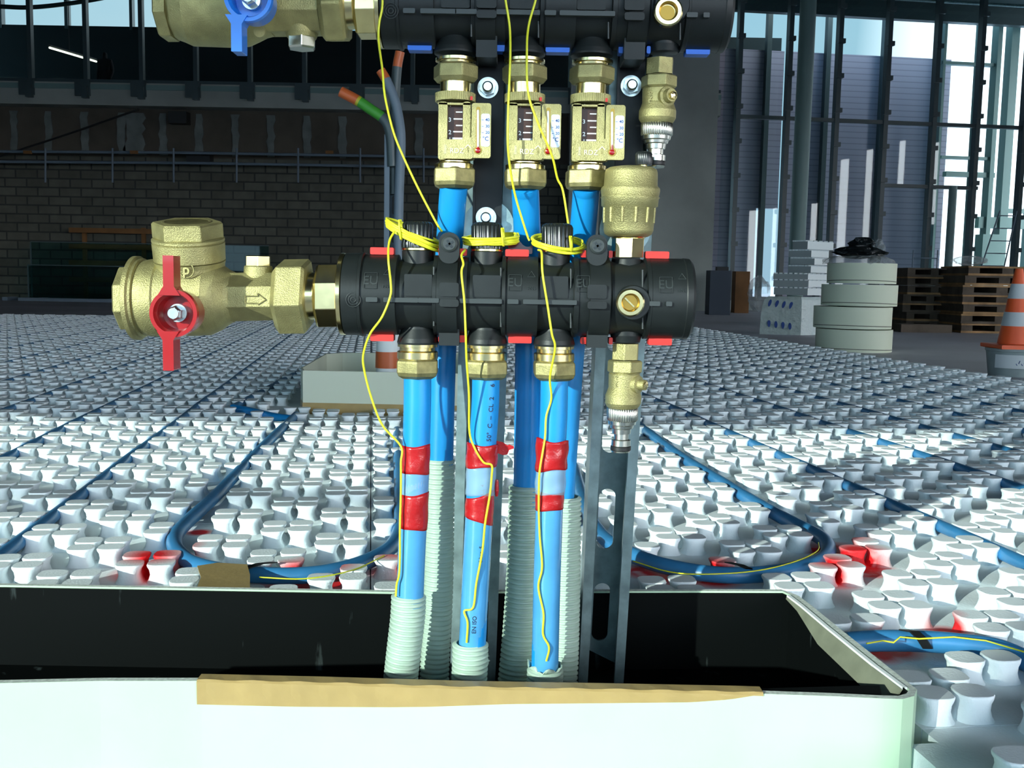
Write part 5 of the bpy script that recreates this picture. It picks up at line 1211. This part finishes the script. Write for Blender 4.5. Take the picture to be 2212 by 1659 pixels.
pallet_stack(1958, 2078, 578, 7, DPn+0.25, '%s dark wooden pallet in the darker stack to the left of the lighter one', ['wood_dark', 'wood_dark', 'wood'], 0.5, 2)
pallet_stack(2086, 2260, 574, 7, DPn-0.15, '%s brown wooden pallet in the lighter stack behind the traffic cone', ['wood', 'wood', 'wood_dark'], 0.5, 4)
mb = MB(); p = W(1965, 710, DPn-0.05); mb.box((W(1990, 710, DPn-.1).x, DPn-0.1, ZF+0.03), (0.19, 0.10, 0.03)); tag(mb.obj('loose_timber', 'wood_dark'), 'low dark timber lying in front of the darker pallet stack', 'timber')
blob('crumpled_sheet', 'film', 'crumpled pale plastic sheet on top of the darker pallets', 'plastic sheet', 2095, 563, DPn+0.25, 38, 30, 10, 31)
# cone on bucket
DB = Z(2185, 817, ZF).y + 0.12; sB = DB/FPX
zb1 = W(2185, 752, DB).z
mb = MB(); cx = W(2190, 752, DB).x; mb.lathe([Vector((cx, DB, z)) for z in (ZF, zb1-0.012, zb1-0.010, zb1)], [48*sB, 55*sB, 57*sB, 57*sB], 36)
bk = mb.obj('paint_bucket', 'bucket'); tag(bk, 'grey bucket with a blue marked label under the traffic cone', 'bucket')
mb = MB(); rs = []
for z in (zb1-0.075, zb1-0.022): rs.append([Vector((cx + 57.5*sB*sin(a), DB-57.5*sB*cos(a), z)) for a in [(-1.1+2.2*i/20) for i in range(21)]])
mb.rings(rs, False, False, True, closed=False); lb = mb.obj('bucket_label', 'cone_white', bk)
mb = MB()
for k in range(9):
    a = -0.35+k*0.09; q = Vector((cx+58.2*sB*sin(a), DB-58.2*sB*cos(a), zb1-0.055)); mb.tube([q, q+Vector((0.004, -0.001, 0.012*(1 if k % 2 else -0.6)))], 0.0013, 5)
mb.obj('label_scribble', 'ink', lb)
co = thing('traffic_cone', 'orange traffic cone with white bands standing on the grey bucket', 'cone', (cx, DB, zb1))
yz = lambda y: W(2190, y, DB).z
mb = MB(); mb.rbox((cx, DB, zb1+0.008), (50*sB, 50*sB, 0.008), 0.004); mb.lathe([Vector((cx, DB, z)) for z in (zb1+0.016, yz(742), yz(580))], [38*sB, 34*sB, 8*sB], 32); mb.obj('cone_body', 'orange', co)
for ya_, yb_ in ((613, 645), (674, 704)):
    def rr(y): return (34+(8-34)*(742-y)/(742-580))*sB*1.02+0.0006
    mb = MB(); mb.lathe([Vector((cx, DB, yz(yb_))), Vector((cx, DB, yz(ya_)))], [rr(yb_), rr(ya_)], 32); mb.obj('white_band', 'cone_white', co)

# scaffold frames
def scaffold(x0, x1, y0, y1, d, label, n=3):
    mb = MB(); a = W(x0, y0, d); b = W(x1, y0, d); zb_ = max(ZF, W(x0, y1, d).z) 
    for p in (a, b): mb.tube([p, Vector((p.x, p.y, ZF))], 0.007, 6)
    for k in range(n): zz = a.z + (ZF-a.z)*(0.12+k*0.75/n); mb.tube([Vector((a.x, a.y, zz)), Vector((b.x, b.y, zz))], 0.006, 6)
    return tag(mb.obj('scaffold', 'grey_cond'), label, 'scaffold')
scaffold(1973, 2026, 540, 590, 11.9, 'small grey scaffold frame in front of the glass, left of the pallets', 4)
mb = MB()
a, b = W(2160, 455, 12.2), W(2115, 590, 12.2)
mb.tube([a, b], 0.008, 6); mb.tube([a+EX*0.2, b+EX*0.28], 0.008, 6)
for k in range(5):
    f_ = 0.08+k*0.2; mb.tube([a.lerp(b, f_), (a+EX*0.2).lerp(b+EX*0.28, f_)], 0.006, 6)
mb.tube([b, Vector((b.x-0.05, b.y, ZF))], 0.008, 6); mb.tube([b+EX*0.28, Vector((b.x+0.3, b.y, ZF))], 0.008, 6)
tag(mb.obj('scaffold_ladder', 'grey_cond'), 'leaning scaffold ladder against the bright glass above the pallets', 'ladder')

# ================================================================== FAR THINGS ON THE LEFT
DG = DW-0.35
gr = thing('guard_rail', 'two galvanised guard rail tubes with short posts across the block wall', 'guard rail', (W(400, 340, DG).x, DG, W(400, 390, DG).z))
for k, (y0, nm) in enumerate(((328, 'upper_tube'), (350, 'lower_tube'))):
    mb = MB(); mb.tube([W(-200, y0-2, DG), W(400, y0+2, DG), W(1000, y0+12, DG)], 0.017, 8); mb.obj(nm, 'grey_cond', gr)
for px in (-30, 98, 243, 375, 511, 644, 778, 915):
    mb = MB(); mb.tube([W(px, 320, DG-0.02), W(px, 394, DG-0.02)], 0.012, 8); mb.obj('post', 'grey_cond', gr)
for px in (60, 290, 712, 860):
    mb = MB(); mb.box(W(px, 329, DG-0.02), (0.045, 0.02, 0.018)); mb.obj('red_joint', 'wood_or', gr)
for px, py, hw_, hh_ in ((385, 254, 0.11, 0.07), (430, 343, 0.14, 0.06)):
    mb = MB(); p = W(px, py, DW-0.12); mb.box((p.x, DW-0.08, p.z), (hw_, 0.08, hh_)); tag(mb.obj('wall_box', 'rubber'), 'black box on the board strip above the guard rail' if py < 300 else 'black box behind the guard rail tubes', 'box')
mb = MB(); mb.tube(smooth_path([W(-40, 350, DW-0.3), W(60, 318, DW-0.3), W(160, 285, DW-0.3), W(280, 243, DW-0.3), W(300, 236, DW-0.27)], 5), 0.012, 6); tag(mb.obj('slack_cable', 'rubber'), 'thin dark cable sloping down across the board strip', 'cable')
mb = MB(); mb.tube(smooth_path([W(-120, 8, DW+0.6), W(0, 14, DW+0.6), W(60, 16, DW+0.6), W(130, 10, DW+0.6), W(220, -4, DW+0.6), W(300, -24, DW+0.6)], 6), 0.028, 8); tag(mb.obj('hanging_duct', 'mullion'), 'dark curved duct sagging across the bright upper panes', 'duct')
lt = thing('tube_lamp', 'lit tube lamp slanting behind the dark upper panes', 'lamp', W(150, 117, DW+1.2))
mb = MB(); mb.tube([W(107, 103, DW+0.9), W(208, 133, DW+2.2)], 0.013, 8); mb.obj('tube', 'lamp', lt)
mb = MB(); mb.tube([W(107, 101, DW+0.93)+EZ*.015, W(208, 131, DW+2.23)+EZ*.015], 0.016, 6); mb.obj('housing', 'dark_wall', lt)
mb = MB(); q = W(150, 115, DW+1.45); mb.tube([q, Vector((q.x, q.y, 4.88))], 0.006, 6); mb.obj('hanger', 'dark_wall', lt)
# person behind the panes: one skinned body
def person():
    d = DW+0.55; s = d/FPX
    c = W(228, 183, d); zfl = zc + 0.06; H = (W(228, 110, d).z - zfl); k = H/1.72
    c = Vector((c.x, d, zfl))
    t = thing('person', 'person in dark silhouette standing upright behind the upper panes near the tube lamp', 'person', c)
    J = {'pelvis': (0, 0, .95), 'waist': (0, 0, 1.10), 'chest': (0, 0, 1.33), 'neck': (0, 0, 1.49), 'head': (0, -.01, 1.58), 'crown': (0, 0, 1.70),
         'shl': (-.17, 0, 1.42), 'shr': (.17, 0, 1.42), 'ell': (-.21, .02, 1.14), 'elr': (.21, .02, 1.14), 'wrl': (-.19, -.10, .92), 'wrr': (.19, -.10, .92), 'hal': (-.18, -.13, .86), 'har': (.18, -.13, .86),
         'hpl': (-.09, 0, .90), 'hpr': (.09, 0, .90), 'knl': (-.11, -.02, .48), 'knr': (.11, -.02, .48), 'anl': (-.12, .02, .08), 'anr': (.12, .02, .08), 'tol': (-.13, -.14, .04), 'tor': (.13, -.14, .04)}
    Rd = {'pelvis': (.15, .11), 'waist': (.15, .11), 'chest': (.18, .12), 'neck': (.06, .06), 'head': (.085, .10), 'crown': (.06, .07), 'sh': (.075, .075), 'el': (.055, .055), 'wr': (.035, .035), 'ha': (.045, .03), 'hp': (.10, .10), 'kn': (.065, .065), 'an': (.045, .045), 'to': (.04, .035)}
    E = [('pelvis', 'waist'), ('waist', 'chest'), ('chest', 'neck'), ('neck', 'head'), ('head', 'crown')]
    for q in 'lr': E += [('chest', 'sh'+q), ('sh'+q, 'el'+q), ('el'+q, 'wr'+q), ('wr'+q, 'ha'+q), ('pelvis', 'hp'+q), ('hp'+q, 'kn'+q), ('kn'+q, 'an'+q), ('an'+q, 'to'+q)]
    # five fingers a hand, rooted in the palm
    for q, sg in (('l', -1), ('r', 1)):
        hx, hy, hz = J['ha'+q]
        for i, (dx, ln) in enumerate(((-.03, .06), (-.012, .075), (.006, .08), (.022, .07))):
            J['f%s%da' % (q, i)] = (hx+dx, hy-.01, hz-.04); J['f%s%db' % (q, i)] = (hx+dx, hy-.02, hz-.04-ln); E += [('ha'+q, 'f%s%da' % (q, i)), ('f%s%da' % (q, i), 'f%s%db' % (q, i))]
        J['t'+q] = (hx-sg*.045, hy-.03, hz-.03); E.append(('ha'+q, 't'+q))
    keys = list(J); me = bpy.data.meshes.new('body'); me.from_pydata([Vector(J[a])*k for a in keys], [(keys.index(a), keys.index(b)) for a, b in E], [])
    o = bpy.data.objects.new('body', me); COL.objects.link(o); o.parent = t; BASE[o.name] = c
    o.modifiers.new('skin', 'SKIN'); sv = me.skin_vertices[0].data if me.skin_vertices else me.skin_vertices.new().data
    for i, a in enumerate(keys):
        r = Rd.get(a) or Rd.get(a[:2]) or (.011, .011); sv[i].radius = (r[0]*k, r[1]*k); sv[i].use_root = (a == 'pelvis')
    sb = o.modifiers.new('sub', 'SUBSURF'); sb.levels = 1; sb.render_levels = 2; me.materials.append(M['silhouette_dark'])
person()
# glass sheets on a low rack against the wall, timber battens behind
DGl = 11.6
gx0, gx1 = W(60, 600, DGl).x, W(572, 600, DGl).x; zg0 = W(300, 652, DGl).z
mb = MB(); mb.box(((gx0+gx1)/2, DGl, (zg0+ZF)/2+0.01), ((gx1-gx0)/2+0.05, 0.14, 0.022)); 
for px in (22, 100, 250, 400, 560): p = W(px, 650, DGl); mb.box((p.x, DGl, ZF+0.02), (0.03, 0.12, 0.02))
tag(mb.obj('glass_rack_base', 'grey_cond'), 'long low grey rack carrying the upright glass sheets', 'rack')
for (x0, x1, yt, dd, lbx) in ((66, 580, 522, DGl+0.03, 'large upright glass sheet leaning on the low rack, the taller one'), (60, 300, 572, DGl-0.03, 'smaller upright glass sheet standing in front of the taller one')):
    a = W(x0, yt, dd); b = W(x1, yt, dd); zb_ = zg0+0.02
    mb = MB(); mb.box(((a.x+b.x)/2, dd, (a.z+zb_)/2), ((b.x-a.x)/2, 0.005, (a.z-zb_)/2)); gt = thing('glass_sheet', lbx, 'glass sheet', ((a.x+b.x)/2, dd, zb_)); mb.obj('sheet', 'glass_dirty', gt)
    mb = MB(); mb.box((a.x, dd, (a.z+zb_)/2), (0.007, 0.006, (a.z-zb_)/2)); mb.box(((a.x+b.x)/2, dd, a.z), ((b.x-a.x)/2, 0.006, 0.005)); mb.obj('sheet_edge', 'mullion', gt)
tf = thing('timber_frame', 'brown timber batten frame standing behind the glass sheets', 'timber frame', (W(250, 650, DW-.2).x, DW-0.2, ZF))
for py in (497, 532, 567, 603):
    a = W(150, py, DW-0.15); b = W(345, py, DW-0.15); mb = MB(); mb.box(((a.x+b.x)/2, DW-0.15, a.z), ((b.x-a.x)/2, 0.02, 0.030)); mb.obj('batten', 'wood_or', tf)
for px in (182, 310):
    a = W(px, 492, DW-0.1); mb = MB(); mb.box((a.x, DW-0.10, (a.z+ZF)/2), (0.022, 0.02, (a.z-ZF)/2)); mb.obj('upright', 'wood_or', tf)
